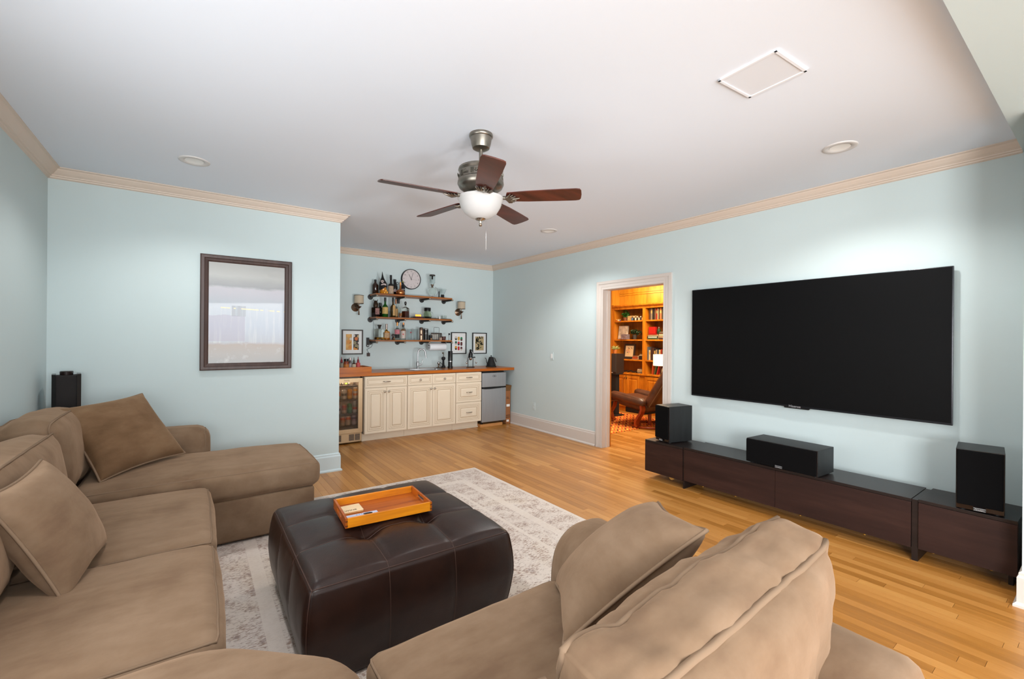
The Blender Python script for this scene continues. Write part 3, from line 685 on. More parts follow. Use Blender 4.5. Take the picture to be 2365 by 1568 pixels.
for k in range(2):
    c = [(3.905 + k * 0.026 + 0.020 * math.cos(a), yf - 0.0128, 0.808 + 0.013 * math.sin(a)) for a in [2 * PI * q / 20 for q in range(20)]]; mb.tube(c, 0.0018, 5, closed=True)
mb.build('emblem', mat('emblem_dark_chrome', '#4c4c4e', 0.25, 0.9), dt, smooth=60)
MB().disc((4.128, yf - 0.0135, 0.842), 0.007, 'Y', 14).build('round_badge', STEEL, dt)
for s in (3.72, 4.12): MB().cyl((s, yf + 0.05, 0.042), (s, yf + 0.05, 0.078), 0.014).build('foot', BLACK, t)
t = thing('wood_plinth', 'bare wood plinth board under the small steel fridge', 'plinth')
MB().box(3.672, 4.10, yf + 0.012, 6.45, 0.0, 0.042).build('board', wood('raw_plywood', '#a8713a', '#b98048', '#c69058', 'X', 0.6), t)
# cardboard box leaning in the corner
t = thing('cardboard_box', 'tall narrow open cardboard box between fridge and wall', 'box', (4.218, 6.10, 0))
mb = MB(); a, b2, d, h = -0.048, 0.050, 0.12, 0.545
mb.box(a, b2, -d, -d + 0.004, 0, h).box(a, b2, d - 0.004, d, 0, h).box(a, a + 0.004, -d, d, 0, h).box(b2 - 0.004, b2, -d, d, 0, h).box(a, b2, -d, d, 0, 0.004)
mb.build('carton', CARD, t)
FLAPD = mat('cardboard_inside', '#6b4a26', 0.85)
MB().prism([(a, h), (b2, h), (b2 + 0.022, h + 0.088), (a, h + 0.10)], 'Y', -d + 0.001, -d + 0.004, tf=Matrix.Translation((0, 0.0, 0))).build('flap', FLAPD, t)
MB().box(b2 - 0.004, b2, -d, d, 0, 0.1, tf=Matrix.Translation((0, 0, h)) @ Matrix.Rotation(0.12, 4, 'Y')).build('flap', FLAPD, t)
for (z0, z1, xa, xb) in ((0.285, 0.325, -0.03, 0.035), (0.035, 0.068, -0.028, 0.02)):
    MB().box(xa, xb, -d - 0.0012, -d, z0, z1).build('shipping_label', WHITE, t)
mb = MB()
for q in range(3): mb.box(-0.03, 0.03 - q * 0.01, -d - 0.0008, -d, 0.415 + q * 0.013, 0.421 + q * 0.013)
for q in range(2):
    for w in range(3): mb.box(-0.035 + w * 0.026, -0.018 + w * 0.026, -d - 0.0008, -d, 0.10 + q * 0.03, 0.12 + q * 0.03)
mb.build('printed_marks', mat('carton_ink', '#4e2f18', 0.8), t)

# raised condiment crate and its bottles
t = thing('condiment_crate', 'shallow orange wooden crate on the left end of the counter', 'crate', (1.58, 6.10, 0.935))
MB().box(-0.325, 0.325, -0.16, 0.16, 0, 0.012).build('bottom', BUTCHER, t)
for bx_ in ((-0.325, 0.325, -0.178, -0.160), (-0.325, 0.325, 0.160, 0.178), (-0.343, -0.325, -0.178, 0.178), (0.325, 0.343, -0.178, 0.178)): MB().box(*bx_, 0, 0.083).build('side_board', BUTCHER, t)
CAMDIR = math.radians(-108)
def wrap(mb, r, z0, z1, half=70, n=10, off=0.0008, a=None):
    a = CAMDIR if a is None else a; h = math.radians(half)
    return mb.lathe([(r + off, z0), (r + off, z1)], n, a0=a - h, a1=a + h)
def sauce(x, r, h, glass, cap, label, lab, tip=True, capr=None, lz=(0.25, 0.6)):
    z = 0.948; t = thing('sauce_bottle', lab, 'bottle', (x, 6.03, z), group='sauce bottles in the condiment crate')
    sh = 0.62 if tip else 0.82; cr = capr or r * 0.55
    prof = [(0.0001, 0), (r, 0.0), (r, h * sh * 0.85), (r * 0.92, h * sh * 0.93), (cr * 0.9, h * sh), (cr * 0.9, h * (sh + 0.05)), (0.0001, h * (sh + 0.05))]
    MB().lathe(prof, 16).build('body', glass, t, smooth=50)
    if tip: MB().lathe([(cr, h * (sh + 0.02)), (cr, h * (sh + 0.10)), (cr * 0.72, h * (sh + 0.17)), (cr * 0.35, h * (sh + 0.24)), (cr * 0.2, h), (0.0001, h)], 12).build('cap', cap, t, smooth=50)
    else: MB().lathe([(cr, h * sh), (cr, h), (0.0001, h)], 14).build('cap', cap, t, smooth=40)
    wrap(MB(), r, h * lz[0], h * lz[1]).build('label', label, t, smooth=60)
REDCAP = mat('red_cap', '#7c1420', 0.4)
sauce(1.560, 0.026, 0.208, mat('soy_dark', '#1c1210', 0.25), REDCAP, mat('sauce_label_grey', '#8a7f70', 0.6, var=0.35, vscale=60), 'dark sauce bottle with red cap and grey label, leftmost')
sauce(1.620, 0.034, 0.178, mat('chili_oil', '#7e3a1e', 0.3, var=0.4, vscale=60), BLACK, mat('sauce_label_orange', '#b8702c', 0.55, var=0.2, vscale=40), 'squat orange chilli jar with a black lid', tip=False, capr=0.031)
sauce(1.670, 0.017, 0.192, mat('pepper_glass', '#4a3a3a', 0.25), mat('cap_silver_pink', '#b0a0a0', 0.3, 0.6), mat('sauce_label_white', '#9a9090', 0.5, var=0.3, vscale=70), 'slim bottle with a silver cap among the sauces', tip=False, capr=0.014)
sauce(1.720, 0.028, 0.196, mat('hot_sauce_brown', '#3a120c', 0.25), mat('cap_olive', '#4a4a3e', 0.4), mat('sauce_label_oval', '#b8a890', 0.55), 'dark red sauce bottle with an olive cap', lz=(0.3, 0.55))
sauce(1.775, 0.028, 0.206, mat('chili_red', '#a81c22', 0.3), REDCAP, mat('sauce_label_red', '#b84848', 0.5, var=0.25, vscale=50), 'bright red chilli sauce bottle with red cap, rightmost')

# ---------------------------------------------------------------- bar: wall shelves on iron pipe
SH = [('top', 2.033, 0.024), ('middle', 1.693, 0.022), ('bottom', 1.358, 0.022)]
BRX = (2.112, 2.535, 2.935, 3.326)
for nm_, zb, th in SH:
    t = thing('pipe_shelf', '%s brown wooden bar shelf on iron pipe brackets' % nm_, 'shelf', (0, 0, zb), group='wooden pipe shelves over the bar')
    MB().bbox(2.10, 3.338, 6.305, 6.578, 0, th, 0.002).build('board', SHELFW, t)
    for x in BRX:
        b_ = MB().cyl((x, YB - 0.01, -0.013), (x, 6.275, -0.013), 0.0125, n=10).build('bracket', PIPE, t, smooth=60)
        MB().lathe([(0.0001, -0.012), (0.018, -0.012), (0.018, -0.006), (0.041, -0.005), (0.041, 0)], 18, (x, YB - 0.001, -0.013), 'Y').build('flange', PIPE, b_, smooth=40)
        MB().lathe([(0.0001, -0.012), (0.010, -0.010), (0.0145, -0.003), (0.0145, 0.014), (0.0001, 0.014)], 12, (x, 6.272, -0.013), 'Y').build('end_cap', NICKEL, b_, smooth=50)

# wall clock, two sconces, three small prints
t = thing('wall_clock', 'round black-rimmed wall clock above the top bar shelf', 'clock', (2.742, YB, 2.336))
MB().lathe([(0.149, -0.045), (0.157, -0.046), (0.160, -0.040), (0.160, 0), (0.0001, 0)], 40, axis='Y').build('case', BLACK, t, smooth=40)
MB().lathe([(0.0001, -0.034), (0.1495, -0.034)], 40, axis='Y').build('face', mat('clock_face', '#c9c0c0', 0.6), t)
INK = mat('clock_ink', '#2e2c2c', 0.6)
for k in range(1, 13):
    a = math.radians(90 - 30 * k); lettering(str(k), 0.030, INK, t, (0.122 * math.cos(a), -0.0345, 0.122 * math.sin(a)), RX, 'numeral')
mb = MB()
for k in range(12):
    a = math.radians(90 - 30 * k); mb.box(0.075, 0.098, -0.0348, -0.034, -0.0008, 0.0008, tf=Matrix.Rotation(-a, 4, 'Y'))
mb.build('tick_marks', mat('clock_tick', '#8a8484', 0.6), t)
for nm_, deg, ln, wd in (('hour_hand', 118, 0.082, 0.0028), ('minute_hand', 74, 0.112, 0.0022), ('second_hand', -8, 0.095, 0.0009)):
    MB().box(-0.015, ln, -0.038, -0.0365, -wd, wd, tf=Matrix.Rotation(-math.radians(deg), 4, 'Y')).build(nm_, INK if nm_ != 'second_hand' else mat('clock_tick', '#8a8484'), t)

def sconce(px, sx, lab):
    t = thing('wall_sconce', lab, 'sconce', (px, YB, 1.852), group='pair of bronze wall sconces'); d = sx - px
    MB().lathe([(0.0001, -0.030), (0.022, -0.026), (0.030, -0.014), (0.052, -0.010), (0.060, -0.004), (0.060, 0)], 24, axis='Y').build('backplate', mat('sconce_bronze', '#7a6656', 0.3, 0.9), t, smooth=50)
    MB().tube([(0.0, -0.02, 0.0), (d * 0.4, -0.06, -0.012), (d, -0.10, -0.03)], [0.010, 0.008, 0.010], 8).tube([(d, -0.10, -0.105), (d, -0.10, 0.05)], 0.0075, 8).build('arm', mat('sconce_bronze', '#7a6656'), t, smooth=60)
    MB().lathe([(0.0001, -0.012), (0.014, -0.006), (0.030, 0.012), (0.038, 0.022), (0.028, 0.022), (0.0001, 0.012)], 16, (d, -0.10, -0.01)).sphere((d, -0.10, -0.100), 0.013).lathe([(0.0001, 0), (0.011, 0.006), (0.011, 0.02), (0.0001, 0.024)], 12, (d, -0.10, -0.085)).build('cup', BRONZE, t, smooth=50)
    sh = MB().lathe([(0.0635, 0.053), (0.0655, 0.053), (0.0655, 0.170), (0.0635, 0.170), (0.0635, 0.053)], 28, (d, -0.10, 0)).build('lamp_shade', mat('sconce_shade', '#b8aa94', 0.8, trans=0.0, sheen=0.2), t, smooth=50)
    for z in (0.051, 0.167): MB().lathe([(0.062, z), (0.0675, z), (0.0675, z + 0.006), (0.062, z + 0.006), (0.062, z)], 28, (d, -0.10, 0)).build('trim_ring', BRONZE, sh, smooth=40)
    return t
sconce(1.893, 1.919 * 0.998, 'bronze drum-shade wall sconce at the left of the bar shelves')
sconce(3.596, 3.606, 'bronze drum-shade wall sconce at the right of the bar shelves')

def print_frame(cx, cz, w, h, lab, fm, fw=0.014):
    t = thing('framed_print', lab, 'print', (cx, YB, cz), group='small framed prints over the counter')
    frame_bars(MB(), w / 2, h / 2, fw, -0.022, -0.001).build('frame', fm, t)
    MB().box(-w / 2 + fw, w / 2 - fw, -0.010, -0.004, -h / 2 + fw, h / 2 - fw).build('mat_board', PAPER, t)
    return t
PY = -0.0105
def flat(cols): return [mat('print_' + c, c, 0.6) for c in cols]
t = print_frame(1.852, 1.345, 0.302, 0.362, 'framed food print in orange and dark tones above the sauces', mat('print_frame_brown', '#2c2019', 0.4), 0.016)
cols = ['#c99a5a', '#3c322e', '#d9a860', '#c8703c', '#b8a078', '#8a8266', '#c9bdb4', '#d08a40']
mb = MB(); mb.mat(0).box(-0.092, -0.008, PY, PY + 0.001, -0.115, 0.115); mb.mat(1).box(0.014, 0.092, PY, PY + 0.001, -0.115, 0.115)
def dsc(mb, k, x, z, r, lx=None, hx=None, lift=0):
    pts = [(x + r * math.cos(2 * PI * q / 16), z + r * math.sin(2 * PI * q / 16)) for q in range(16)]
    if lx is not None: pts = [(min(max(a, lx), hx), min(max(b, -0.115), 0.115)) for a, b in pts]
    mb.mat(k).prism(pts, 'Y', PY - 0.0004 - lift, PY)
for k, x, z, r in ((2, -0.055, 0.095, 0.026), (4, -0.082, 0.05, 0.022), (6, -0.022, 0.045, 0.020), (7, -0.05, 0.0, 0.027), (2, -0.075, -0.06, 0.026), (7, -0.03, -0.075, 0.026), (2, -0.02, -0.02, 0.018)): dsc(mb, k, x, z, r, -0.092, -0.008)
for k, x, z, r in ((6, 0.018, 0.092, 0.022), (4, 0.085, 0.085, 0.02), (3, 0.055, 0.048, 0.025), (5, 0.032, -0.01, 0.026), (6, 0.09, -0.012, 0.014), (5, 0.060, -0.062, 0.030), (7, 0.045, -0.105, 0.032)): dsc(mb, k, x, z, r, 0.014, 0.092)
mb.build('artwork', flat(cols), t)
t = print_frame(3.609, 1.332, 0.292, 0.366, 'framed print of nine coloured two-tone pill shapes', BLACK)
cols = ['#2f3a36', '#c99a3a', '#1f7a4e', '#245a48', '#b8242a', '#5a2c2c', '#c98a1c', '#332a2a', '#c0b4ac']
mb = MB(); rows = [((0, 8, 0), (7, 1, 1), (2, 2, 5)), ((3, 3, 8), (4, 4, 7), (5, 5, 5)), ((6, 6, 7), (8, 4, 4), (5, 5, 8))]
for r_ in range(3):
    for c_ in range(3):
        cx, cz, rr = -0.052 + 0.052 * c_, 0.082 - 0.082 * r_ - 0.006 * c_, 0.020; a, b2, d2 = rows[r_][c_]
        mb.mat(a).box(cx - rr, cx + rr, PY, PY + 0.001, cz - 0.014, cz + 0.014); dsc(mb, b2, cx, cz + 0.014, rr, None, None, 0.0002); dsc(mb, d2, cx, cz - 0.014, rr, None, None, 0.0001)
mb.build('artwork', flat(cols), t)
t = print_frame(4.020, 1.330, 0.290, 0.366, 'framed print of dark leaf sprigs on a tan ground', BLACK)
mb = MB(); mb.mat(0).box(-0.088, 0.088, PY, PY + 0.001, -0.125, 0.118); rr = random.Random(7)
for q in range(30):
    a = rr.uniform(0, PI); x, z = rr.uniform(-0.066, 0.066), 0.095 - (q % 9) * 0.024 + rr.uniform(-0.008, 0.008); l, w = rr.uniform(0.018, 0.027), rr.uniform(0.009, 0.013)
    pts = [(x + l * math.cos(f) * math.cos(a) - w * math.sin(f) * math.sin(a), z + l * math.cos(f) * math.sin(a) + w * math.sin(f) * math.cos(a)) for f in [2 * PI * k / 10 for k in range(10)]]
    mb.mat(1 if q % 7 else 2).prism(pts, 'Y', PY - 0.0004, PY)
mb.build('artwork', flat(['#b09c74', '#2a2a1e', '#6e6a40']), t)

# opener, charger and cord at the left of the shelves
t = thing('bottle_opener', 'black wall-mounted bottle opener with a round silver eye', 'bottle opener', (2.076, YB, 1.342))
pts = [(-0.021, 0.070), (0.021, 0.070), (0.021, -0.052)] + [(0.021 * math.cos(a), -0.052 + 0.021 * math.sin(a)) for a in [-PI * k / 8 for k in range(1, 8)]] + [(-0.021, -0.052)]
MB().prism(pts, 'Y', -0.014, -0.001).build('plate', BLACK, t)
MB().disc((0, -0.017, -0.050), 0.011, 'Y', 16, 0.003).build('eye', STEEL, t)
t = thing('phone_charger', 'brown plug-in charger in the outlet by the opener', 'charger', (2.082, YB - 0.0095, 1.160))
MB().bbox(-0.021, 0.021, -0.030, 0, -0.026, 0.024, 0.003).build('block', mat('charger_brown', '#3a2420', 0.5), t)
MB().box(-0.004, 0.004, -0.026, -0.010, 0.023, 0.032).build('plug_tip', BLACK, t)
t = tag(MB().tube([(2.082, 6.560, 1.192), (2.062, 6.566, 1.232), (2.09, 6.570, 1.252), (2.125, 6.572, 1.268), (2.165, 6.5845, 1.34), (2.165, 6.5845, 1.40), (2.162, 6.5845, 1.55), (2.160, 6.5845, 1.672)], 0.0028, 6).build('charger_cord', mat('grey_cord', '#5c6a6a', 0.6), smooth=60), 'thin grey cord running from charger up to the middle shelf', 'cord')

# ---------------------------------------------------------------- bottles and bar ware
def glassm(name, col, ior=1.18, rough=0.02, trans=1.0): return mat(name, col, rough, trans=trans, ior=ior, spec=0.5)
GL = glassm('clear_glass', '#eef2ee'); GLT = glassm('clear_tumbler', '#f2f6f6', 1.10)
def bprof(r, h, sh, nr, ns, base=0.004):
    """bottle: radius r up to sh*h, shoulder to neck nr at ns*h, lip at h"""
    p = [(0.0001, base), (r * 0.85, 0), (r, base * 1.5)]
    p += [(r, h * sh)] + [(nr + (r - nr) * (0.5 + 0.5 * math.cos(PI * k / 5)), h * (sh + (ns - sh) * k / 5)) for k in range(1, 6)]
    return p + [(nr, h), (0.0001, h)]
def bottle(lab, x, y, z, r, h, glass, sh=0.6, nr=0.013, ns=0.74, cap=None, caph=0.05, capr=None, label=None, lz=(0.12, 0.5), half=75, name='liquor_bottle', fill=None, fillh=0.5, group=None, square=False):
    t = thing(name, lab, 'bottle', (x, y, z), group=group)
    n = 4 if square else 18
    tf = Matrix.Rotation(PI / 4 + 0.3, 4, 'Z') @ Matrix.Diagonal((1.25, 1.25, 1, 1)) if square else None
    if square:
        p = [(0.0001, 0), (r, 0), (r, h * sh), (r * 0.9, h * (sh + 0.03)), (nr, h * ns)]
        MB().lathe(p, 4, tf=tf).lathe([(nr, h * ns), (nr, h), (0.0001, h)], 14).build('body', glass, t, bevel=0.003)
        if fill: MB().lathe([(0.0001, 0.008), (r * 0.9, 0.008), (r * 0.9, h * fillh), (0.0001, h * fillh)], 4, tf=tf).build('liquid', fill, t)
    else:
        MB().lathe(bprof(r, h, sh, nr, ns), n).build('body', glass, t, smooth=50)
        if fill: MB().lathe([(0.0001, 0.008), (r * 0.93, 0.008), (r * 0.93, h * fillh), (0.0001, h * fillh)], n).build('liquid', fill, t, smooth=40)
    if cap:
        cr = capr or nr + 0.002
        MB().lathe([(cr, h - caph * 0.75), (cr, h + caph * 0.25), (cr * 0.8, h + caph * 0.28), (0.0001, h + caph * 0.28)], 14).build('cap', cap, t, smooth=40)
    if label:
        if square: MB().box(-r * 0.75, r * 0.75, -r * 0.93, -r * 0.905, h * lz[0], h * lz[1], tf=Matrix.Rotation(0.3, 4, 'Z')).build('label', label, t)
        else: wrap(MB(), r, h * lz[0], h * lz[1], half).build('label', label, t, smooth=60)
    return t
G1, G2, G3 = 'bottles on the top bar shelf', 'bottles on the middle bar shelf', 'bottles on the bottom bar shelf'
YS, Z1, Z2, Z3 = 6.42, 2.0575, 1.7155, 1.3805
DKBR = mat('brown_glass', '#2a1710', 0.15, coat=0.3); DKBL = mat('black_glass', '#100d0c', 0.12, coat=0.3)
# top shelf
t = bottle('brown glass jug at the left end of the top shelf', 2.148, 6.475, Z1, 0.046, 0.205, DKBR, sh=0.62, nr=0.015, ns=0.88, cap=BLACK, caph=0.03, name='glass_jug', group=G1)
t = thing('draped_bottle', 'amber bottle draped with a pointed black pirate flag', 'bottle', (2.232, 6.385, Z1), group=G1)
MB().lathe(bprof(0.046, 0.20, 0.62, 0.014, 0.85), 16).build('body', mat('amber_rum', '#b8741c', 0.15, coat=0.4, var=0.35, vscale=30), t, smooth=50)
mb = MB(); pts = []; n = 16; rings = [(0.003, 0.325, 0.012), (0.008, 0.285, 0.010), (0.016, 0.245, 0.007), (0.032, 0.205, 0.004), (0.050, 0.165, 0), (0.055, 0.135, 0), (0.057, 0.10, 0)]
vs = []; fs = []
for i, (r_, z_, o_) in enumerate(rings):
    for k in range(n):
        a = 2 * PI * k / n; w = 1 + (0.10 * math.sin(3 * a + 1) if i > 2 else 0); zz = z_ - (0.05 * max(0, math.cos(a - math.radians(200))) if i > 4 else 0); vs.append((r_ * w * math.cos(a) - o_, r_ * w * math.sin(a), zz))
for i in range(len(rings) - 1):
    for k in range(n): fs.append((i * n + k, i * n + (k + 1) % n, (i + 1) * n + (k + 1) % n, (i + 1) * n + k))
mb.add(vs, fs); fl = mb.build('flag_drape', mat('flag_black', '#100f10', 0.75), t, smooth=60)
mb = MB(); BONE = mat('flag_bone', '#b8aaa6', 0.7)
fa = CAMDIR
ft = Matrix.Translation((0.0615 * math.cos(fa), 0.0615 * math.sin(fa), 0.158)) @ Matrix.Rotation(fa + PI / 2, 4, 'Z')
mb.mat(0); mb.prism([(0.022 * math.cos(a) - 0.010, 0.018 * math.sin(a) + 0.020) for a in [2 * PI * k / 14 for k in range(14)]], 'Y', -0.004, 0.004, ft).box(-0.020, 0.0, -0.004, 0.004, -0.006, 0.006, ft)
mb.mat(1); mb.prism([(0.006 * math.cos(a) - 0.018, 0.006 * math.sin(a) + 0.018) for a in [2 * PI * k / 8 for k in range(8)]], 'Y', -0.005, 0.0, ft).prism([(0.006 * math.cos(a) - 0.002, 0.006 * math.sin(a) + 0.018) for a in [2 * PI * k / 8 for k in range(8)]], 'Y', -0.005, 0.0, ft)
mb.mat(0); mb.prism([(-0.030, -0.040), (-0.026, -0.026), (0.010, -0.010), (0.040, -0.016), (0.046, -0.042), (0.012, -0.030)], 'Y', -0.004, 0.006, ft)
mb.build('skull_emblem', [BONE, mat('flag_black', '#100f10')], fl)
for k in range(3): MB().sphere((0.018 + 0.017 * k - 0.004, -0.045, 0.022 + 0.028 * (k % 2)), 0.015, sc=(1, 0.4, 1.4)).build('figure', mat('gold_figure', '#c98a2c', 0.35, 0.3), t, smooth=180)
t = bottle('clear glass bottle with a thin wire clip behind the draped bottle', 2.268, 6.50, Z1, 0.034, 0.225, GL, sh=0.55, nr=0.014, ns=0.7, cap=PIPE, caph=0.012, group=G1)
t = bottle('dark bottle with a large cream label on the top shelf', 2.364, YS, Z1, 0.041, 0.280, DKBL, sh=0.50, nr=0.015, ns=0.64, cap=BLACK, caph=0.05, label=mat('label_cream_text', '#a8927c', 0.6, var=0.28, vscale=45, stretch=(1, 1, 3)), lz=(0.04, 0.46), half=82, group=G1)
t = bottle('dark growler with a ring handle on the top shelf', 2.452, 6.49, Z1, 0.042, 0.235, DKBL, sh=0.55, nr=0.019, ns=0.80, cap=BLACK, caph=0.03, label=mat('label_pale_pink', '#9c8686', 0.6), lz=(0.22, 0.36), name='growler', group=G1)
MB().tube([(0.040 + 0.016 * math.cos(a), 0, 0.185 + 0.020 * math.sin(a)) for a in [2 * PI * k / 16 for k in range(16)]], 0.0045, 6, closed=True).build('handle', DKBL, t, smooth=60)
t = thing('copper_bottle', 'copper pot-still shaped bottle at the front of the top shelf', 'bottle', (2.492, 6.365, Z1), group=G1)
MB().lathe([(0.0001, 0), (0.055, 0.0), (0.064, 0.015), (0.067, 0.035), (0.060, 0.058), (0.042, 0.074), (0.018, 0.085), (0.014, 0.10), (0.0135, 0.185), (0.015, 0.19), (0.0001, 0.195)], 24).build('body', COPPER, t, smooth=60)
t = bottle('navy bottle with a yellow cap overlapping the clock', 2.560, 6.44, Z1, 0.034, 0.215, mat('navy_glass', '#12141c', 0.2), sh=0.52, nr=0.013, ns=0.88, cap=mat('cap_yellow_green', '#8a8a4a', 0.4), caph=0.018, label=mat('label_band_grey', '#8a8080', 0.6), lz=(0.40, 0.46), group=G1)
t = thing('siphon_brewer', 'glass siphon coffee brewer with a brown lid', 'coffee brewer', (3.040, YS, Z1))
MB().lathe([(0.0001, 0.0), (0.052, 0.0), (0.054, 0.008), (0.020, 0.014), (0.016, 0.026), (0.0001, 0.028)], 20).build('base', CHROME, t, smooth=50)
MB().sphere((0.006, 0, 0.095), 0.064, 20, 12).build('globe', GL, t, smooth=180)
MB().lathe([(0.016, 0.160), (0.020, 0.168), (0.014, 0.178), (0.026, 0.196), (0.028, 0.206), (0.014, 0.210), (0.0001, 0.21)], 16).build('collar', PEWTER, t, smooth=50)
MB().lathe([(0.012, 0.21), (0.044, 0.232), (0.046, 0.338), (0.044, 0.338), (0.042, 0.234), (0.010, 0.213)], 20).build('upper_chamber', GLT, t, smooth=50)
MB().lathe([(0.0001, 0.364), (0.042, 0.360), (0.047, 0.350), (0.044, 0.341), (0.013, 0.338), (0.012, 0.288), (0.0001, 0.288)], 20).build('lid', mat('lid_brown', '#2e2620', 0.4), t, smooth=50)
MB().tube([(0.05, 0, 0.165), (0.09, 0, 0.15), (0.098, 0, 0.09), (0.080, 0, 0.045)], 0.005, 6).build('handle', GL, t, smooth=60)
t = thing('black_vial', 'small slim black stick beside the siphon brewer', 'utensil', (3.134, 6.37, Z1))
MB().lathe([(0.0001, 0), (0.010, 0), (0.010, 0.055), (0.011, 0.06), (0.010, 0.085), (0.004, 0.105), (0.0001, 0.106)], 10).build('body', BLACK, t, smooth=50)
t = thing('glass_dripper', 'clear glass coffee dripper on a black stand', 'coffee dripper', (3.222, YS, Z1))
MB().lathe([(0.0001, 0), (0.048, 0.0), (0.050, 0.006), (0.030, 0.012), (0.026, 0.020), (0.027, 0.056), (0.0001, 0.058)], 18).build('stand', BLACKM, t, smooth=50)
MB().lathe([(0.022, 0.058), (0.064, 0.145), (0.0625, 0.145), (0.020, 0.060)], 20).build('cone', GLT, t, smooth=60)
# middle shelf
t = bottle('ornate bottle with a horned bronze stopper, pink and white label', 2.140, 6.43, Z2, 0.047, 0.150, glassm('brown_bourbon', '#6a4a3a', 1.2), sh=0.9, nr=0.030, ns=0.98, label=mat('label_pink_white', '#8e6a66', 0.6, var=0.45, vscale=40), lz=(0.25, 0.85), square=True, fill=mat('bourbon_dark', '#4a2414', 0.3), fillh=0.4, group=G2)
mb = MB(); mb.lathe([(0.0001, 0.15), (0.034, 0.15), (0.036, 0.17), (0.030, 0.20), (0.026, 0.215), (0.020, 0.235), (0.0001, 0.245)], 12)
for sgn in (-1, 1): mb.tube([(sgn * 0.016, 0, 0.225), (sgn * 0.026, 0, 0.245), (sgn * 0.036, 0, 0.265)], [0.007, 0.005, 0.001], 6).sphere((sgn * 0.02, -0.022, 0.185), 0.013)
mb.sphere((0, -0.02, 0.222), 0.014); mb.build('stopper', mat('antique_bronze', '#3a2c20', 0.4, 0.7, var=0.5, vscale=60), t, smooth=50)
t = bottle('small bottle with a black cap behind the green bottle', 2.236, 6.51, Z2, 0.036, 0.205, glassm('olive_glass', '#5c6450', 1.2), sh=0.66, nr=0.018, ns=0.76, cap=BLACK, caph=0.05, capr=0.019, group=G2)
t = bottle('green glass bottle with a large cream label', 2.272, 6.40, Z2, 0.042, 0.278, mat('green_glass', '#124a14', 0.12, coat=0.4), sh=0.54, nr=0.0145, ns=0.72, cap=BLACK, caph=0.055, label=mat('label_straw', '#b89c5c', 0.6, var=0.2, vscale=40), lz=(0.18, 0.53), half=85, group=G2)
def tumbler(lab, x, y, z, r0, r1, h, m=GLT, name='drinking_glass', group=None, fill=None, fh=0.3):
    t = thing(name, lab, 'glass', (x, y, z), group=group)
    MB().lathe([(0.0001, 0), (r0, 0), (r1, h), (r1 - 0.002, h), (r0 - 0.003, 0.010), (0.0001, 0.010)], 18).build('body', m, t, smooth=40)
    if fill: MB().lathe([(0.0001, 0.011), (r0 - 0.0035, 0.011), (lerp(r0, r1, fh) - 0.004, h * fh), (0.0001, h * fh)], 16).build('liquid', fill, t)
    return t
tumbler('small clear glass left of the olive bottle', 2.354, 6.38, Z2, 0.024, 0.032, 0.10, group='clear glasses on the bar shelves')
t = bottle('olive brown bottle with a tan label on its right', 2.400, 6.42, Z2, 0.040, 0.285, mat('olive_brown_glass', '#3a2c10', 0.15, coat=0.4), sh=0.54, nr=0.014, ns=0.72, cap=BLACK, caph=0.06, group=G2)
wrap(MB(), 0.040, 0.03, 0.185, 32, 8, a=CAMDIR + 0.5).build('label', mat('label_tan', '#b08c58', 0.6, var=0.15, vscale=40), t, smooth=60)
t = bottle('clear bottle with a copper top and tan label', 2.462, 6.47, Z2, 0.034, 0.265, GL, sh=0.52, nr=0.012, ns=0.68, cap=mat('copper_cap', '#9a6e54', 0.4, 0.5), caph=0.07, label=mat('label_tan2', '#a07e4e', 0.6, var=0.2, vscale=40), lz=(0.08, 0.52), half=80, fill=mat('whiskey', '#5a2c10', 0.2), fillh=0.5, group=G2)
tumbler('short stemmed glass of amber liquor beside the decanter', 2.500, 6.37, Z2, 0.022, 0.027, 0.085, GL, fill=mat('whiskey_amber', '#a8642c', 0.2), fh=0.8, group='clear glasses on the bar shelves')
t = bottle('clear bottle with a black cap behind the square decanter', 2.522, 6.515, Z2, 0.036, 0.265, GL, sh=0.5, nr=0.013, ns=0.66, cap=BLACK, caph=0.055, capr=0.018, group=G2)
t = bottle('square decanter half full of red-brown whisky', 2.580, 6.38, Z2, 0.046, 0.195, GL, sh=0.72, nr=0.014, ns=0.86, square=True, fill=mat('whiskey_red', '#4c1c0c', 0.2), fillh=0.52, group=G2)
MB().sphere((0, 0, 0.225), 0.020, 8, 5, (1, 1, 1.3)).lathe([(0.010, 0.19), (0.016, 0.20), (0.010, 0.205)], 10).build('stopper', mat('dark_crystal', '#2c2c2a', 0.15), t)
t = thing('nixie_clock', 'small tube clock with four glowing orange digits', 'clock', (2.785, 6.385, Z2))
MB().prism([(-0.115, 0), (0.115, 0), (0.085, 0.026), (-0.085, 0.026)], 'Y', -0.045, 0.05).build('base', mat('nixie_base_black', '#17110f', 0.35), t)
MB().box(-0.055, 0.055, -0.047, -0.044, 0.003, 0.022).build('front_plate', mat('nixie_red', '#4a1216', 0.35), t)
for k in range(4):
    x = -0.036 + 0.024 * k
    tb = MB().lathe([(0.010, 0.026), (0.0105, 0.056), (0.006, 0.064), (0.0001, 0.066)], 12, (x, -0.012, 0)).build('tube', glassm('nixie_glass', '#f0d8c0', 1.05), t, smooth=60)
    MB().tube([(x + 0.0055 * math.cos(a), -0.012, 0.045 + 0.0125 * math.sin(a)) for a in [2 * PI * q / 14 for q in range(14)]], 0.0026, 5, closed=True).build('digit', mat('nixie_glow', '#ff9a30', emit='#ff9226', es=6.0), tb)
t = thing('serving_tray', 'flat black tray under the glass coffee server', 'tray', (3.010, 6.43, Z2), group='black trays on the middle bar shelf')
MB().bbox(-0.115, 0.110, -0.095, 0.09, 0, 0.010, 0.003).build('plate', BLACK, t)
t = thing('coffee_server', 'round glass coffee server with a black lid', 'coffee pot', (2.965, 6.43, Z2 + 0.0105))
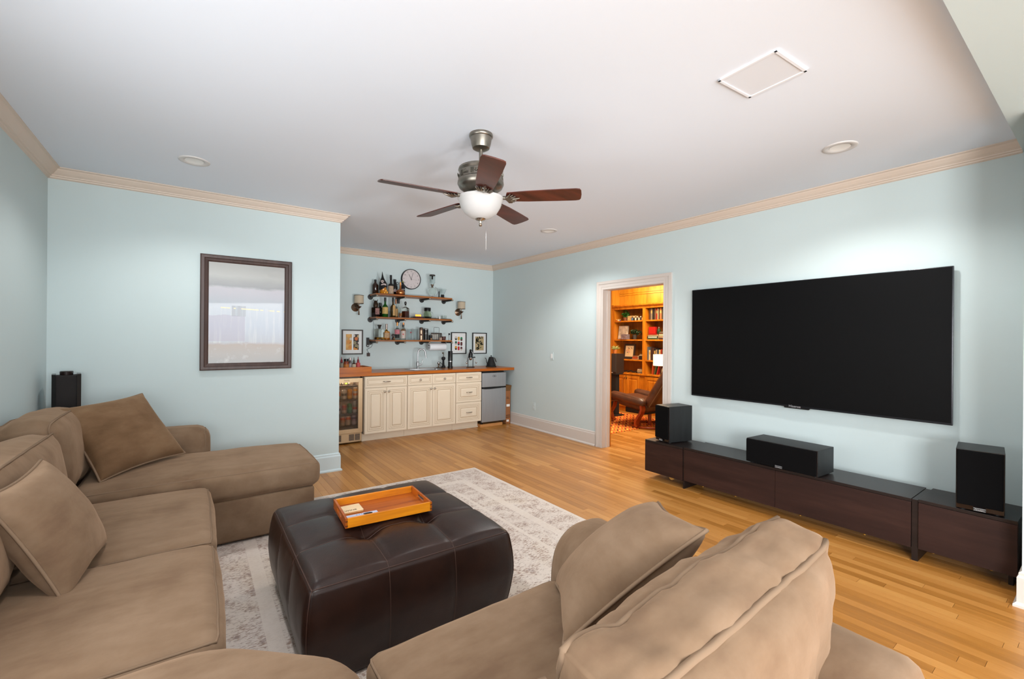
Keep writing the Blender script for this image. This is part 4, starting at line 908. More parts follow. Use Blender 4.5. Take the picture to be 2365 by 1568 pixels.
MB().lathe([(0.0001, 0), (0.060, 0.0), (0.066, 0.02), (0.064, 0.06), (0.052, 0.095), (0.042, 0.108), (0.040, 0.108), (0.050, 0.094), (0.061, 0.06), (0.062, 0.022), (0.0001, 0.006)], 22).build('body', glassm('server_glass', '#e4ecdc', 1.12), t, smooth=60)
MB().tube([(0.058 + 0.036 * math.cos(a), 0, 0.065 + 0.038 * math.sin(a)) for a in [math.radians(d) for d in range(-80, 100, 20)]], 0.005, 6).build('handle', GL, t, smooth=60)
MB().lathe([(0.0001, 0.109), (0.052, 0.109), (0.053, 0.16), (0.050, 0.164), (0.0001, 0.164)], 22).build('lid', BLACK, t, smooth=40)
MB().lathe([(0.0001, 0.0065), (0.058, 0.0065), (0.058, 0.012), (0.0001, 0.012)], 18).build('coaster_base', BLACKM, t)
t = thing('white_dish', 'tiny white dish at the right of the black tray', 'dish', (3.092, 6.37, Z2 + 0.0105)); MB().lathe([(0.0001, 0), (0.010, 0), (0.016, 0.010), (0.014, 0.010), (0.0001, 0.003)], 14).build('body', WHITE, t, smooth=50)
t = thing('salt_shaker', 'small white cylinder shaker on the middle shelf', 'shaker', (3.136, 6.345, Z2)); MB().lathe([(0.0001, 0), (0.012, 0), (0.012, 0.036), (0.009, 0.042), (0.0001, 0.043)], 14).build('body', WHITE, t, smooth=50)
t = thing('serving_tray', 'flat black tray at the right end of the middle shelf', 'tray', (3.245, 6.40, Z2), group='black trays on the middle bar shelf'); MB().bbox(-0.078, 0.082, -0.08, 0.08, 0, 0.008, 0.003).build('plate', BLACK, t)
for dx, r_, h, lab in ((-0.030, 0.018, 0.05, 'left of the two little glasses on the right-hand tray'), (0.028, 0.020, 0.055, 'right of the two little glasses on the right-hand tray')):
    tumbler(lab, 3.238 + dx, 6.40, Z2 + 0.0085, r_ * 0.8, r_, h, GL, group='clear glasses on the bar shelves')
# bottom shelf
t = bottle('square glass decanter with a brown stopper on the bottom shelf', 2.196, 6.42, Z3, 0.060, 0.168, GL, sh=0.88, nr=0.020, ns=0.96, square=True, fill=glassm('amber_low', '#b8821c', 1.2), fillh=0.22, group=G3)
MB().lathe([(0.018, 0.165), (0.020, 0.195), (0.030, 0.205), (0.030, 0.222), (0.0001, 0.224)], 4, tf=Matrix.Rotation(PI / 4 + 0.3, 4, 'Z')).build('stopper', mat('stopper_brown', '#241a14', 0.3), t)
t = bottle('round amber bottle with a silver neck on the bottom shelf', 2.302, 6.42, Z3, 0.052, 0.215, glassm('pale_amber_glass', '#e0b050', 1.2), sh=0.50, nr=0.014, ns=0.68, cap=mat('silver_neck', '#9a8c84', 0.3, 0.7), caph=0.075, capr=0.016, label=mat('label_peach', '#a88a68', 0.6, var=0.3, vscale=40), lz=(0.14, 0.50), half=60, fill=mat('amber_gin', '#b87c14', 0.2), fillh=0.58, group=G3)
t = thing('figurine', 'small dark goggle-eyed figurine between the bottles', 'figurine', (2.398, 6.40, Z3))
MB().lathe([(0.0001, 0), (0.022, 0), (0.018, 0.03), (0.012, 0.045), (0.0001, 0.05)], 12).build('body', mat('figure_brown', '#2e211a', 0.5), t, smooth=60)
MB().sphere((0, 0, 0.068), 0.026, sc=(1, 0.9, 0.9)).build('head', mat('figure_grey', '#5c5050', 0.5), t, smooth=180)
for s in (-1, 1): MB().lathe([(0.0001, -0.004), (0.010, -0.004), (0.010, 0.006), (0.0001, 0.006)], 10, (s * 0.012, -0.024, 0.076), 'Y').build('eye', BLACK, t, smooth=40)
MB().sphere((0.010, -0.02, 0.022), 0.010).build('bottle_cork', mat('cork_orange', '#b07030', 0.5), t, smooth=180)
t = bottle('clear bottle with a pink and black label, copper cap', 2.468, 6.42, Z3, 0.041, 0.252, GL, sh=0.62, nr=0.012, ns=0.74, cap=COPPER, caph=0.05, capr=0.014, label=mat('label_rose', '#b06a74', 0.6, var=0.35, vscale=28), lz=(0.34, 0.62), half=60, group=G3)
wrap(MB(), 0.041, 0.03, 0.082, 50, 8).build('lower_label', BLACKM, t, smooth=60)
t = bottle('clear bottle with a red emblem and black cap', 2.543, 6.375, Z3, 0.036, 0.222, GL, sh=0.66, nr=0.012, ns=0.78, cap=BLACK, caph=0.036, capr=0.015, label=mat('label_white_spirit', '#b8aca4', 0.6), lz=(0.10, 0.62), half=70, group=G3)
fa = CAMDIR; MB().disc((0, -0.0012, 0), 0.011, 'Y', 14, 0.0008).build('red_emblem', mat('emblem_red', '#b03030', 0.5), t, loc=(0.0372 * math.cos(fa), 0.0372 * math.sin(fa), 0.085), rot=(0, 0, fa + PI / 2))
t = bottle('clear bottle with a copper cap and orange back label', 2.588, 6.47, Z3, 0.034, 0.252, GL, sh=0.66, nr=0.012, ns=0.76, cap=COPPER, caph=0.05, capr=0.014, label=mat('label_orange_back', '#a06c44', 0.6, var=0.2, vscale=40), lz=(0.22, 0.6), half=80, group=G3)
t = tumbler('tall clear pint glass with a red and white mark', 2.676, 6.43, Z3, 0.026, 0.033, 0.165, group='clear glasses on the bar shelves')
MB().disc((0, -0.001, 0), 0.014, 'Y', 14, 0.0008).build('red_mark', mat('glass_mark_red', '#8a4048', 0.5), t, loc=(0.033 * math.cos(fa + 0.3), 0.033 * math.sin(fa + 0.3), 0.115), rot=(0.0, 0, fa + PI / 2 + 0.3))
tumbler('plain clear highball glass left of the thermos', 2.772, 6.43, Z3, 0.029, 0.031, 0.17, group='clear glasses on the bar shelves')
t = thing('thermos_flask', 'slim rose-gold thermos flask on the bottom shelf', 'thermos', (2.852, 6.41, Z3)); RG = mat('rose_gold', '#b08a74', 0.3, 0.85)
MB().lathe([(0.0001, 0), (0.027, 0), (0.027, 0.15), (0.0001, 0.15)], 20).build('body', RG, t, smooth=40)
MB().lathe([(0.0275, 0.152), (0.0275, 0.185), (0.022, 0.196), (0.0001, 0.198)], 20).build('lid', mat('rose_gold_dark', '#6e5a50', 0.3, 0.85), t, smooth=40)
wrap(MB(), 0.027, 0.072, 0.095, 22, 5).build('logo', mat('ink_brown', '#2e2420', 0.6), t)
t = thing('travel_tumbler', 'black travel tumbler with silver rims and white emblem', 'tumbler', (2.925, 6.40, Z3))
MB().lathe([(0.0001, 0.010), (0.036, 0.010), (0.040, 0.164), (0.0001, 0.164)], 22).build('body', BLACK, t, smooth=40)
MB().lathe([(0.0001, 0), (0.034, 0), (0.0365, 0.010), (0.0001, 0.011)], 22).lathe([(0.0402, 0.164), (0.0402, 0.174), (0.036, 0.180), (0.0001, 0.178)], 22).build('rim', STEEL, t, smooth=40)
mb = MB(); mb.tube([(0.012 * math.cos(a), 0, 0.013 * math.sin(a)) for a in [2 * PI * q / 12 for q in range(12)]], 0.0016, 4, closed=True).tube([(-0.012, 0, -0.008), (0.012, 0, 0.008)], 0.0018, 4)
mb.build('emblem', mat('emblem_white', '#b8b8b8', 0.5), t, loc=(0.0393 * math.cos(fa), 0.0393 * math.sin(fa), 0.104), rot=(0, 0, fa + PI / 2))
t = thing('black_cup', 'short black cup with a small orange tag', 'cup', (3.006, 6.40, Z3)); MB().lathe([(0.0001, 0), (0.026, 0), (0.028, 0.078), (0.025, 0.078), (0.023, 0.006), (0.0001, 0.006)], 18).build('body', BLACKM, t, smooth=40)
MB().box(-0.008, 0.008, -0.0292, -0.026, 0.006, 0.030).build('tag', mat('tag_orange', '#a8743c', 0.5), t)
t = thing('spice_rack', 'wire-handled rack of six corked glass spice tubes', 'spice rack', (3.135, 6.45, Z3))
mb = MB(); mb.box(-0.092, 0.092, -0.022, 0.022, 0, 0.008)
for s in (-1, 1): mb.tube([(s * 0.094, 0, 0.004), (s * 0.094, 0, 0.10)], 0.0025, 6)
mb.tube([(-0.046, 0, 0.10), (-0.046, 0, 0.195), (-0.040, 0, 0.203), (0.040, 0, 0.203), (0.046, 0, 0.195), (0.046, 0, 0.10)], 0.0024, 6).box(-0.094, 0.094, -0.018, 0.018, 0.096, 0.099)
mb.build('rack_frame', PIPE, t)
for k in range(6):
    x = -0.078 + 0.0312 * k; tb = MB().lathe([(0.0001, 0.010), (0.011, 0.014), (0.0125, 0.10), (0.0001, 0.10)], 12, (x, 0, 0)).build('spice_tube', mat('tube_white', '#a8a298', 0.25) if k < 4 else mat('tube_dark', '#4a4238', 0.3), t, smooth=50)
    MB().lathe([(0.0001, 0.116), (0.013, 0.116), (0.0135, 0.10), (0.0001, 0.10)], 10, (x, 0, 0)).build('cork', mat('tube_cork', '#3c2a20', 0.6), tb, smooth=40)
t = thing('small_pot', 'small cream and brown pot in front of the spice rack', 'pot', (3.158, 6.355, Z3)); MB().lathe([(0.0001, 0), (0.022, 0), (0.028, 0.02), (0.026, 0.042), (0.022, 0.042), (0.0001, 0.008)], 16).build('body', mat('pot_cream', '#a08878', 0.5, var=0.35, vscale=30), t, smooth=60)
t = thing('small_pot', 'dark red-brown pot at the right of the spice rack', 'pot', (3.222, 6.37, Z3)); MB().lathe([(0.0001, 0), (0.028, 0), (0.034, 0.03), (0.034, 0.060), (0.030, 0.060), (0.0001, 0.010)], 16).build('body', mat('pot_redbrown', '#4a221c', 0.4), t, smooth=60)
t = thing('jigger_stand', 'thin black stand with a square head at the shelf end', 'utensil', (3.312, 6.37, Z3)); MB().lathe([(0.0001, 0), (0.012, 0), (0.012, 0.003), (0.0001, 0.003)], 12).tube([(0, 0, 0.002), (0, 0, 0.10)], 0.0028, 6).box(-0.004, 0.022, -0.006, 0.006, 0.085, 0.112).build('body', BLACK, t)
# paper towel under the bottom shelf
t = thing('paper_towel_roll', 'white paper towel roll hanging under the bottom shelf', 'paper towel', (3.14, 6.44, 1.275))
MB().lathe([(0.020, -0.142), (0.057, -0.142), (0.059, -0.138), (0.059, 0.138), (0.057, 0.142), (0.020, 0.142)], 28, axis='X').build('roll', mat('paper_white', '#dfe3e6', 0.85, bump=0.1, bscale=40), t, smooth=40)
mb = MB(); mb.cyl((-0.165, 0, 0), (0.165, 0, 0), 0.006, n=8)
for s in (-1, 1): mb.box(s * 0.160 - 0.004, s * 0.160 + 0.004, -0.008, 0.008, -0.008, 0.082)
mb.build('holder', STEEL, t)
MB().lathe([(0.0001, -0.152), (0.026, -0.150), (0.030, -0.144), (0.0001, -0.143)], 18, axis='X').build('end_knob', STEEL, t, smooth=50)

# ---------------------------------------------------------------- counter appliances
ZT = 0.9355
t = thing('coffee_grinder', 'tall matte black cylinder coffee grinder', 'coffee grinder', (3.285, 6.26, ZT))
MB().lathe([(0.0001, 0), (0.040, 0), (0.041, 0.03), (0.034, 0.035), (0.034, 0.105), (0.0001, 0.105)], 22).build('base', BLACK, t, smooth=40)
MB().lathe([(0.037, 0.105), (0.038, 0.105), (0.038, 0.116), (0.0001, 0.116)], 22).build('ring', STEEL, t, smooth=40)
MB().lathe([(0.0001, 0.116), (0.037, 0.116), (0.037, 0.270), (0.034, 0.274), (0.0001, 0.274)], 22).build('body', BLACK, t, smooth=40)
t = thing('hand_grinder', 'dark hand coffee grinder with a knobbed crank', 'coffee grinder', (3.235, 6.40, ZT))
MB().lathe([(0.0001, 0), (0.034, 0), (0.032, 0.03), (0.018, 0.04), (0.016, 0.12), (0.030, 0.135), (0.034, 0.155), (0.026, 0.175), (0.0001, 0.18)], 18).build('body', BLACKM, t, smooth=50)
MB().tube([(0, 0, 0.175), (0, 0, 0.205), (0.0, -0.01, 0.215), (-0.018, -0.02, 0.232)], 0.0045, 6).sphere((-0.018, -0.02, 0.238), 0.013).build('crank', mat('crank_brass', '#5c4a34', 0.4, 0.6), t, smooth=60)
tag(MB().tube([(3.215, 6.40, 0.99), (3.17, 6.385, 1.03), (3.155, 6.37, 0.985), (3.175, 6.36, 0.9395), (3.22, 6.35, 0.939)], 0.004, 6).build('grinder_cord', BLACK, smooth=60), 'black looped cord beside the hand grinder', 'cord')
t = thing('lever_espresso_maker', 'black manual espresso press with two chrome-ball levers', 'espresso maker', (3.680, 6.30, ZT))
MB().lathe([(0.0001, 0), (0.068, 0), (0.070, 0.004), (0.068, 0.010), (0.0001, 0.010)], 24).build('base', BLACK, t, smooth=40)
for s in (-1, 1): MB().tube([(s * 0.048, 0, 0.008), (s * 0.048, 0, 0.165)], 0.007, 8).build('post', BLACK, t)
MB().lathe([(0.0001, 0.16), (0.050, 0.16), (0.050, 0.172), (0.036, 0.176), (0.036, 0.225), (0.026, 0.25), (0.012, 0.262), (0.0001, 0.264)], 20).build('cylinder_head', BLACK, t, smooth=40)
MB().sphere((0, 0, 0.278), 0.020).build('top_knob', BLACK, t, smooth=180)
MB().lathe([(0.0001, 0.118), (0.012, 0.118), (0.028, 0.135), (0.028, 0.158), (0.0001, 0.160)], 18).build('portafilter', CHROME, t, smooth=50)
MB().tube([(0.02, -0.02, 0.165), (0.062, -0.05, 0.166)], [0.007, 0.009], 8).build('portafilter_handle', BLACKM, t, smooth=60)
for s in (-1, 1):
    l_ = MB().tube([(s * 0.018, 0, 0.268), (s * 0.045, -0.01, 0.22), (s * 0.085, -0.03, 0.095)], [0.006, 0.0055, 0.005], 8).build('lever', STEEL, t, smooth=60)
    MB().sphere((s * 0.090, -0.032, 0.080), 0.016).build('ball_knob', CHROME, l_, smooth=180)
t = thing('gooseneck_kettle', 'matte black gooseneck kettle on its round base', 'kettle', (4.060, 6.26, ZT))
MB().lathe([(0.0001, 0), (0.088, 0), (0.090, 0.008), (0.082, 0.018), (0.0001, 0.018)], 26).build('power_base', BLACKM, t, smooth=40)
MB().lathe([(0.0001, 0.019), (0.076, 0.019), (0.078, 0.035), (0.060, 0.085), (0.042, 0.15), (0.038, 0.160), (0.0001, 0.162)], 26).build('body', BLACKM, t, smooth=50)
MB().lathe([(0.036, 0.162), (0.030, 0.168), (0.006, 0.170), (0.006, 0.180), (0.014, 0.186), (0.014, 0.192), (0.0001, 0.194)], 16).build('lid', BLACKM, t, smooth=50)
MB().tube([(-0.064, -0.02, 0.045), (-0.095, -0.03, 0.055), (-0.112, -0.035, 0.085), (-0.120, -0.037, 0.125), (-0.135, -0.042, 0.150), (-0.152, -0.047, 0.152)], [0.010, 0.008, 0.0065, 0.0055, 0.005, 0.005], 8).build('spout', BLACKM, t, smooth=60)
MB().tube([(0.036, 0.01, 0.148), (0.07, 0.02, 0.153), (0.092, 0.026, 0.138), (0.125, 0.036, 0.078)], [0.005, 0.006, 0.010, 0.010], 8).build('handle', mat('kettle_handle', '#4a4844', 0.5), t, smooth=60)

# ---------------------------------------------------------------- ceiling fan
t = thing('ceiling_fan', 'pewter ceiling fan with five walnut blades and frosted bowl light', 'ceiling fan', (1.463, 2.393, ZC))
MB().lathe([(0.0001, 0), (0.074, 0), (0.076, -0.012), (0.073, -0.020), (0.068, -0.024), (0.062, -0.062), (0.054, -0.088), (0.036, -0.098), (0.0001, -0.099)], 32).build('canopy', PEWTER, t, smooth=40)
MB().cyl((0, 0, -0.095), (0, 0, -0.215), 0.0125, n=14).build('downrod', PEWTER, t, smooth=60)
MB().lathe([(0.0001, -0.195), (0.024, -0.197), (0.030, -0.205), (0.120, -0.212), (0.140, -0.220), (0.143, -0.232), (0.134, -0.244), (0.137, -0.250), (0.137, -0.292), (0.145, -0.300), (0.147, -0.318), (0.136, -0.340), (0.105, -0.362), (0.074, -0.372), (0.0001, -0.372)], 40).build('motor_housing', PEWTER, t, smooth=35)
mb = MB()
for k in range(10):
    a = 2 * PI * k / 10; tf = Matrix.Rotation(a, 4, 'Z') @ Matrix.Translation((0.1375, 0, -0.271))
    for q in (-1, 0, 1): mb.box(-0.001, 0.004, q * 0.008 - 0.002, q * 0.008 + 0.002, -0.016, 0.016, tf)
    for q in range(3): mb.tube([(0.002, 0.024 + q * 0.013 + 0.0055 * math.cos(b), 0.0075 * math.sin(b)) for b in [2 * PI * w / 8 for w in range(8)]], 0.002, 4, closed=True, tf=tf)
mb.build('relief_band', mat('pewter_relief', '#6e6a60', 0.4, 0.9), t)
MB().lathe([(0.074, -0.370), (0.078, -0.378), (0.074, -0.392), (0.070, -0.394), (0.070, -0.412), (0.0001, -0.414)], 28).build('switch_housing', PEWTER, t, smooth=40)
BOWL = mat('frosted_bowl', '#b4b3b2', 0.5, emit='#fff4e6', es=0.06)
MB().lathe([(0.066, -0.402), (0.135, -0.400), (0.146, -0.404), (0.147, -0.410), (0.140, -0.420), (0.136, -0.430), (0.126, -0.462), (0.104, -0.498), (0.068, -0.524), (0.030, -0.536), (0.0001, -0.537)], 40).build('bowl_shade', BOWL, t, smooth=60)
MB().lathe([(0.0001, -0.533), (0.034, -0.535), (0.030, -0.542), (0.012, -0.546), (0.008, -0.552), (0.010, -0.560), (0.006, -0.566), (0.011, -0.574), (0.008, -0.582), (0.0001, -0.585)], 18).build('finial', NICKEL, t, smooth=50)
MB().tube([(0.06, 0.03, -0.41), (0.062, 0.031, -0.72)], 0.0006, 4).build('pull_chain', mat('chain_grey', '#6a6866', 0.6), t)
BL0 = math.radians(-115.5)
pts = []
for k in range(7):                                               # blade outline: root corner arc, tip with rounded corners
    pts.append((0.175 - 0.012 * math.sin(PI * k / 6), lerp(-0.050, 0.050, k / 6)))
pts += [(0.30, 0.060), (0.50, 0.066), (0.600, 0.067), (0.622, 0.062), (0.631, 0.045), (0.634, 0.0), (0.631, -0.045), (0.622, -0.062), (0.600, -0.067), (0.50, -0.066), (0.30, -0.060)]
for k in range(5):
    th_ = BL0 + k * 2 * PI / 5; tf = Matrix.Rotation(th_, 4, 'Z') @ Matrix.Translation((0, 0, -0.402)) @ Matrix.Rotation(math.radians(-12), 4, 'X')
    MB().prism(pts, 'Z', -0.003, 0.003, tf).build('blade', FANW, t, bevel=0.001)
    tr = Matrix.Rotation(th_, 4, 'Z')
    ir = MB().tube([(0.060, 0, -0.380), (0.095, 0, -0.392), (0.125, 0, -0.404), (0.160, 0, -0.408), (0.195, 0, -0.411)], [0.011, 0.010, 0.010, 0.013, 0.014], 8, tf=tr)
    for q in (-3, -2, -1, 0, 1, 2, 3):                              # cast leaf fan under the blade root
        a = q * 0.30; l = 0.085 if q == 0 else 0.070 - 0.006 * abs(q); b0 = (0.165, q * 0.004, -0.412)
        tip = (0.165 + l * math.cos(a), q * 0.004 + l * math.sin(a), -0.4125 - 0.21 * (q * 0.004 + l * math.sin(a)))
        ir.tube([b0, tuple(lerp(b0[i], tip[i], 0.55) - (0.006 if i == 2 else 0) for i in range(3)), tip], [0.008, 0.0085, 0.003], 6, tf=tr)
    ir.build('blade_bracket', PEWTER, t, smooth=60)

# ---------------------------------------------------------------- low media console in three units, speakers on it
def console(y0, y1, zt, lab, seams=()):
    t = thing('media_console', lab, 'console', group='espresso media console units under the television')
    zb = zt - 0.315; xf = 3.75
    MB().box(xf + 0.018, 4.12, y0, y1, zb, zt - 0.02).build('carcass', ESPTOP, t)
    MB().box(xf, 4.12, y0 - 0.0, y1 + 0.0, zt - 0.020, zt).build('top', ESPTOP, t, bevel=0.0015)
    ys = [y0] + list(seams) + [y1]
    for a, b2 in zip(ys[:-1], ys[1:]): MB().box(xf - 0.002, xf + 0.018, a + 0.0012, b2 - 0.0012, zb, zt - 0.0215).build('door', ESPRESSO, t, bevel=0.001)
    return t
BRASS = mat('levelling_brass', '#a8843c', 0.3, 0.8)
def feet(t, ys, x=3.78, z=0.078):
    for y in ys: MB().lathe([(0.0001, z - 0.014), (0.009, z - 0.014), (0.009, z - 0.008), (0.004, z - 0.006), (0.004, z + 0.003), (0.0001, z + 0.003)], 10, (x, y, 0)).build('foot', BRASS, t, smooth=50)
t = console(2.440, 2.868, 0.388, 'short espresso console unit under the left speaker'); feet(t, (2.5, 2.8), 4.0, 0.073)
MB().lathe([(0.0001, -0.010), (0.026, -0.010), (0.026, 0.010), (0.0001, 0.010)], 20, (3.82, 2.60, 0.055), 'X').build('caster', mat('caster_wood', '#b98a48', 0.5), t, smooth=40)
t = console(0.800, 2.425, 0.395, 'long middle espresso console unit under the television', (1.62,)); feet(t, (1.05, 1.45, 1.95, 2.25))
for a, b2 in ((2.4265, 2.4385), (0.768, 0.798)): MB().box(3.756, 4.10, a, b2, 0.0, 0.392).build('leg', ESPTOP, t)
t = console(0.346, 0.766, 0.400, 'right espresso console unit beside the wall end'); feet(t, (0.45, 0.70), 3.79, 0.085)
MB().box(3.84, 4.08, 0.37, 0.39, 0, 0.086).build('leg', ESPTOP, t)
SPKV = wood('black_ash_veneer', '#101112', '#161718', '#1d1f20', 'Z', 0.45)
GRILLE = mat('speaker_grille', '#0b0b0c', 0.95, spec=0.08)
GLOSS = mat('speaker_gloss', '#1a1312', 0.12)
BADGE = mat('badge_silver', '#b8bcc0', 0.35, 0.6); BADGEB = mat('badge_black', '#1c1d20', 0.4)
def loudspeaker(lab, loc, rz, w, d, h, badge_s, cat='speaker', strip=0.028):
    """origin at the middle of the front bottom edge, front faces local -X"""
    t = thing('loudspeaker', lab, cat, loc, rz)
    for y in (-w / 2 + 0.03, w / 2 - 0.03):
        for x in (0.04, d - 0.04): MB().cyl((x, y, 0), (x, y, 0.010), 0.012, n=10).build('rubber_foot', BLACKM, t)
    MB().bbox(0.012, d, -w / 2, w / 2, 0.010, 0.010 + h, 0.003).build('cabinet', SPKV, t)
    MB().bbox(0.004, 0.013, -w / 2 + 0.001, w / 2 - 0.001, 0.011, 0.010 + h - 0.001, 0.003).build('baffle', GLOSS, t)
    MB().bbox(-0.010, 0.005, -w / 2 + 0.005, w / 2 - 0.005, 0.010 + strip, 0.010 + h - 0.004, 0.006).build('grille', GRILLE, t)
    b = MB().bbox(-0.0135, -0.004, -badge_s, badge_s, 0.010 + 0.006, 0.010 + 0.006 + badge_s * 0.62, 0.002).build('badge', BADGEB, t)
    c = [(-0.0140, badge_s * 0.94 * (1 if q in (0, 3) else -1), 0.018 + badge_s * 0.52 * (1 if q > 1 else 0)) for q in range(4)]
    MB().tube(c, 0.0012, 4, closed=True).build('badge_rim', BADGE, b)
    lettering('Paradigm', badge_s * 0.42, BADGE, b, (-0.0142, 0, 0.016 + badge_s * 0.31), RXX)
    return t
loudspeaker('black bookshelf speaker at the doorway end of the console', (3.785, 2.695, 0.388), math.radians(-13), 0.188, 0.30, 0.352, 0.022)
loudspeaker('wide black centre speaker in the middle of the console', (3.715, 1.575, 0.395), math.radians(-3), 0.528, 0.27, 0.192, 0.027, strip=0.004)
loudspeaker('black bookshelf speaker at the right end of the console', (3.738, 0.494, 0.400), math.radians(7), 0.200, 0.27, 0.355, 0.026)

# ---------------------------------------------------------------- sectional sofa
def puff_fn(hx, hy, hz, r, bul, amp, seed, nscale=3.0, sag=0.0, ear=0.0, wr=0.0):
    H = (hx, hy, hz); sd = Vector((seed * 3.1, seed * 1.7, seed * 5.3))
    def f(p):
        q = [p[i] * H[i] for i in range(3)]; inn = [max(-(H[i] - r), min(H[i] - r, q[i])) for i in range(3)]
        d = Vector([q[i] - inn[i] for i in range(3)]); n = d.normalized() if d.length > 1e-9 else Vector((0, 0, 1))
        pos = Vector(inn) + n * r
        for i in range(3):
            j, k = (i + 1) % 3, (i + 2) % 3
            w = max(0, 1 - p[j] ** 2) ** 0.6 * max(0, 1 - p[k] ** 2) ** 0.6
            pos[i] += bul[i] * w * (1 if p[i] > 0 else -1) * abs(p[i]) ** 3
        if sag: pos.z -= sag * max(0, p[2]) * (1 - p[0] ** 2) * (1 - p[1] ** 2)
        if ear: e = (abs(p[0]) * abs(p[2])) ** 8; pos.x += ear * e * (1 if p[0] > 0 else -1); pos.z += ear * e * (1 if p[2] > 0 else -1)
        if amp:
            v = Vector(pos) * nscale + sd
            pos += n * amp * (noise.noise(v) + 0.5 * noise.noise(v * 2.3) + 0.25 * noise.noise(v * 5.1))
        if wr: pos += n * wr * noise.noise(Vector((pos.x * 15 + pos.y * 5, pos.y * 6, pos.z * 4)) + sd)
        return pos
    return f
def puff(f, n=16):
    """closed surface from a cube grid pushed through f"""
    T = [math.copysign(abs(math.sin(PI / 2 * t)) ** 0.85, t) if False else (0.45 * t + 0.55 * math.sin(PI / 2 * t)) for t in [-1 + 2 * i / n for i in range(n + 1)]]
    key = {}; vs = []; fs = []
    def vid(p):
        k = tuple(round(c, 6) for c in p)
        if k not in key: key[k] = len(vs); vs.append(f(p))
        return key[k]
    for ax in range(3):
        for sg in (-1.0, 1.0):
            for i in range(n):
                for j in range(n):
                    q = []
                    for a, b in ((T[i], T[j]), (T[i + 1], T[j]), (T[i + 1], T[j + 1]), (T[i], T[j + 1])):
                        p = [0, 0, 0]; p[ax] = sg; p[(ax + 1) % 3] = a; p[(ax + 2) % 3] = b; q.append(vid(tuple(p)))
                    fs.append(q if sg > 0 else q[::-1])
    return MB().add(vs, fs)
def piping(f, ax, sg, rad, n=18):
    """cord round the rim of the cube face (axis ax, side sg)"""
    pts = []; s = [(-1 + 2 * i / n) for i in range(n)]
    for a, b in [(t, -1) for t in s] + [(1, t) for t in s] + [(-t, 1) for t in s] + [(-1, -t) for t in s]:
        m = max(abs(a), abs(b)); c = 0.0
        p = [0, 0, 0]; p[ax] = sg; p[(ax + 1) % 3] = a; p[(ax + 2) % 3] = b; pts.append(f(tuple(p)))
    return MB().tube(pts, rad, 6, closed=True)
def cushion(name, par, c, h, r, bul, m=None, amp=0.006, seed=1, n=16, rot=(0, 0, 0), pipes=((2, 1),), prad=0.0055, nscale=3.0, sag=0.0, ear=0.0, wr=0.0):
    f = puff_fn(h[0], h[1], h[2], r, bul, amp, seed, nscale, sag, ear, wr)
    o = puff(f, n).build(name, m or SUEDE, par, smooth=180, loc=c, rot=rot)
    for ax, sg in pipes: piping(f, ax, sg, prad).build('piping', PIPING, o, smooth=180)
    return o
def throw_pillow(lab, loc, rot, s, seed, thick=0.085, m=None):
    t = thing('throw_pillow', lab, 'pillow', loc, rot=rot, group='brown throw pillows on the sectional')
    n = 22; hs = s / 2; sd = Vector((seed * 2.7, seed, -seed))
    def P(u, v, side):
        w = (max(0, 1 - u ** 2) * max(0, 1 - v ** 2)); x = u * hs * (1 - 0.09 * (1 - v * v) * abs(u)); y = v * hs * (1 - 0.09 * (1 - u * u) * abs(v))
        z = side * (thick * w ** 0.42 + 0.004)
        wr = noise.noise(Vector((x * 5, y * 5, side * 3)) + sd) * 0.010 * w ** 0.3 + noise.noise(Vector((x * 14, y * 14, side * 3)) + sd) * 0.004 * w ** 0.25
        return Vector((x, y, z + side * wr))
    T = [(0.4 * q + 0.6 * math.sin(PI / 2 * q)) for q in [-1 + 2 * i / n for i in range(n + 1)]]
    vs = []; fs = []
    for side in (1, -1):
        o = len(vs)
        for v in T:
            for u in T: vs.append(P(u, v, side))
        for j in range(n):
            for i in range(n):
                q = [o + j * (n + 1) + i, o + j * (n + 1) + i + 1, o + (j + 1) * (n + 1) + i + 1, o + (j + 1) * (n + 1) + i]; fs.append(q if side > 0 else q[::-1])
    N = (n + 1) ** 2
    rim = [i for i in range(n)] + [n + (n + 1) * j for j in range(n)] + [N - 1 - i for i in range(n)] + [(n + 1) * (n - j) for j in range(n)]
    for a, b in zip(rim, rim[1:] + rim[:1]): fs.append([a, a + N, b + N, b])
    MB().add(vs, fs).build('cover', m or SUEDED, t, smooth=180)
    MB().tube([(vs[i] + vs[i + N]) / 2 * 1.008 for i in rim], 0.0062, 6, closed=True).build('piping', PIPING, t, smooth=180)
    return t
def rounded(par, name, x0, x1, y0, y1, z0, z1, b, m=None, seg=4): return MB().bbox(x0, x1, y0, y1, z0, z1, b, seg).build(name, m or SUEDE, par, smooth=180)

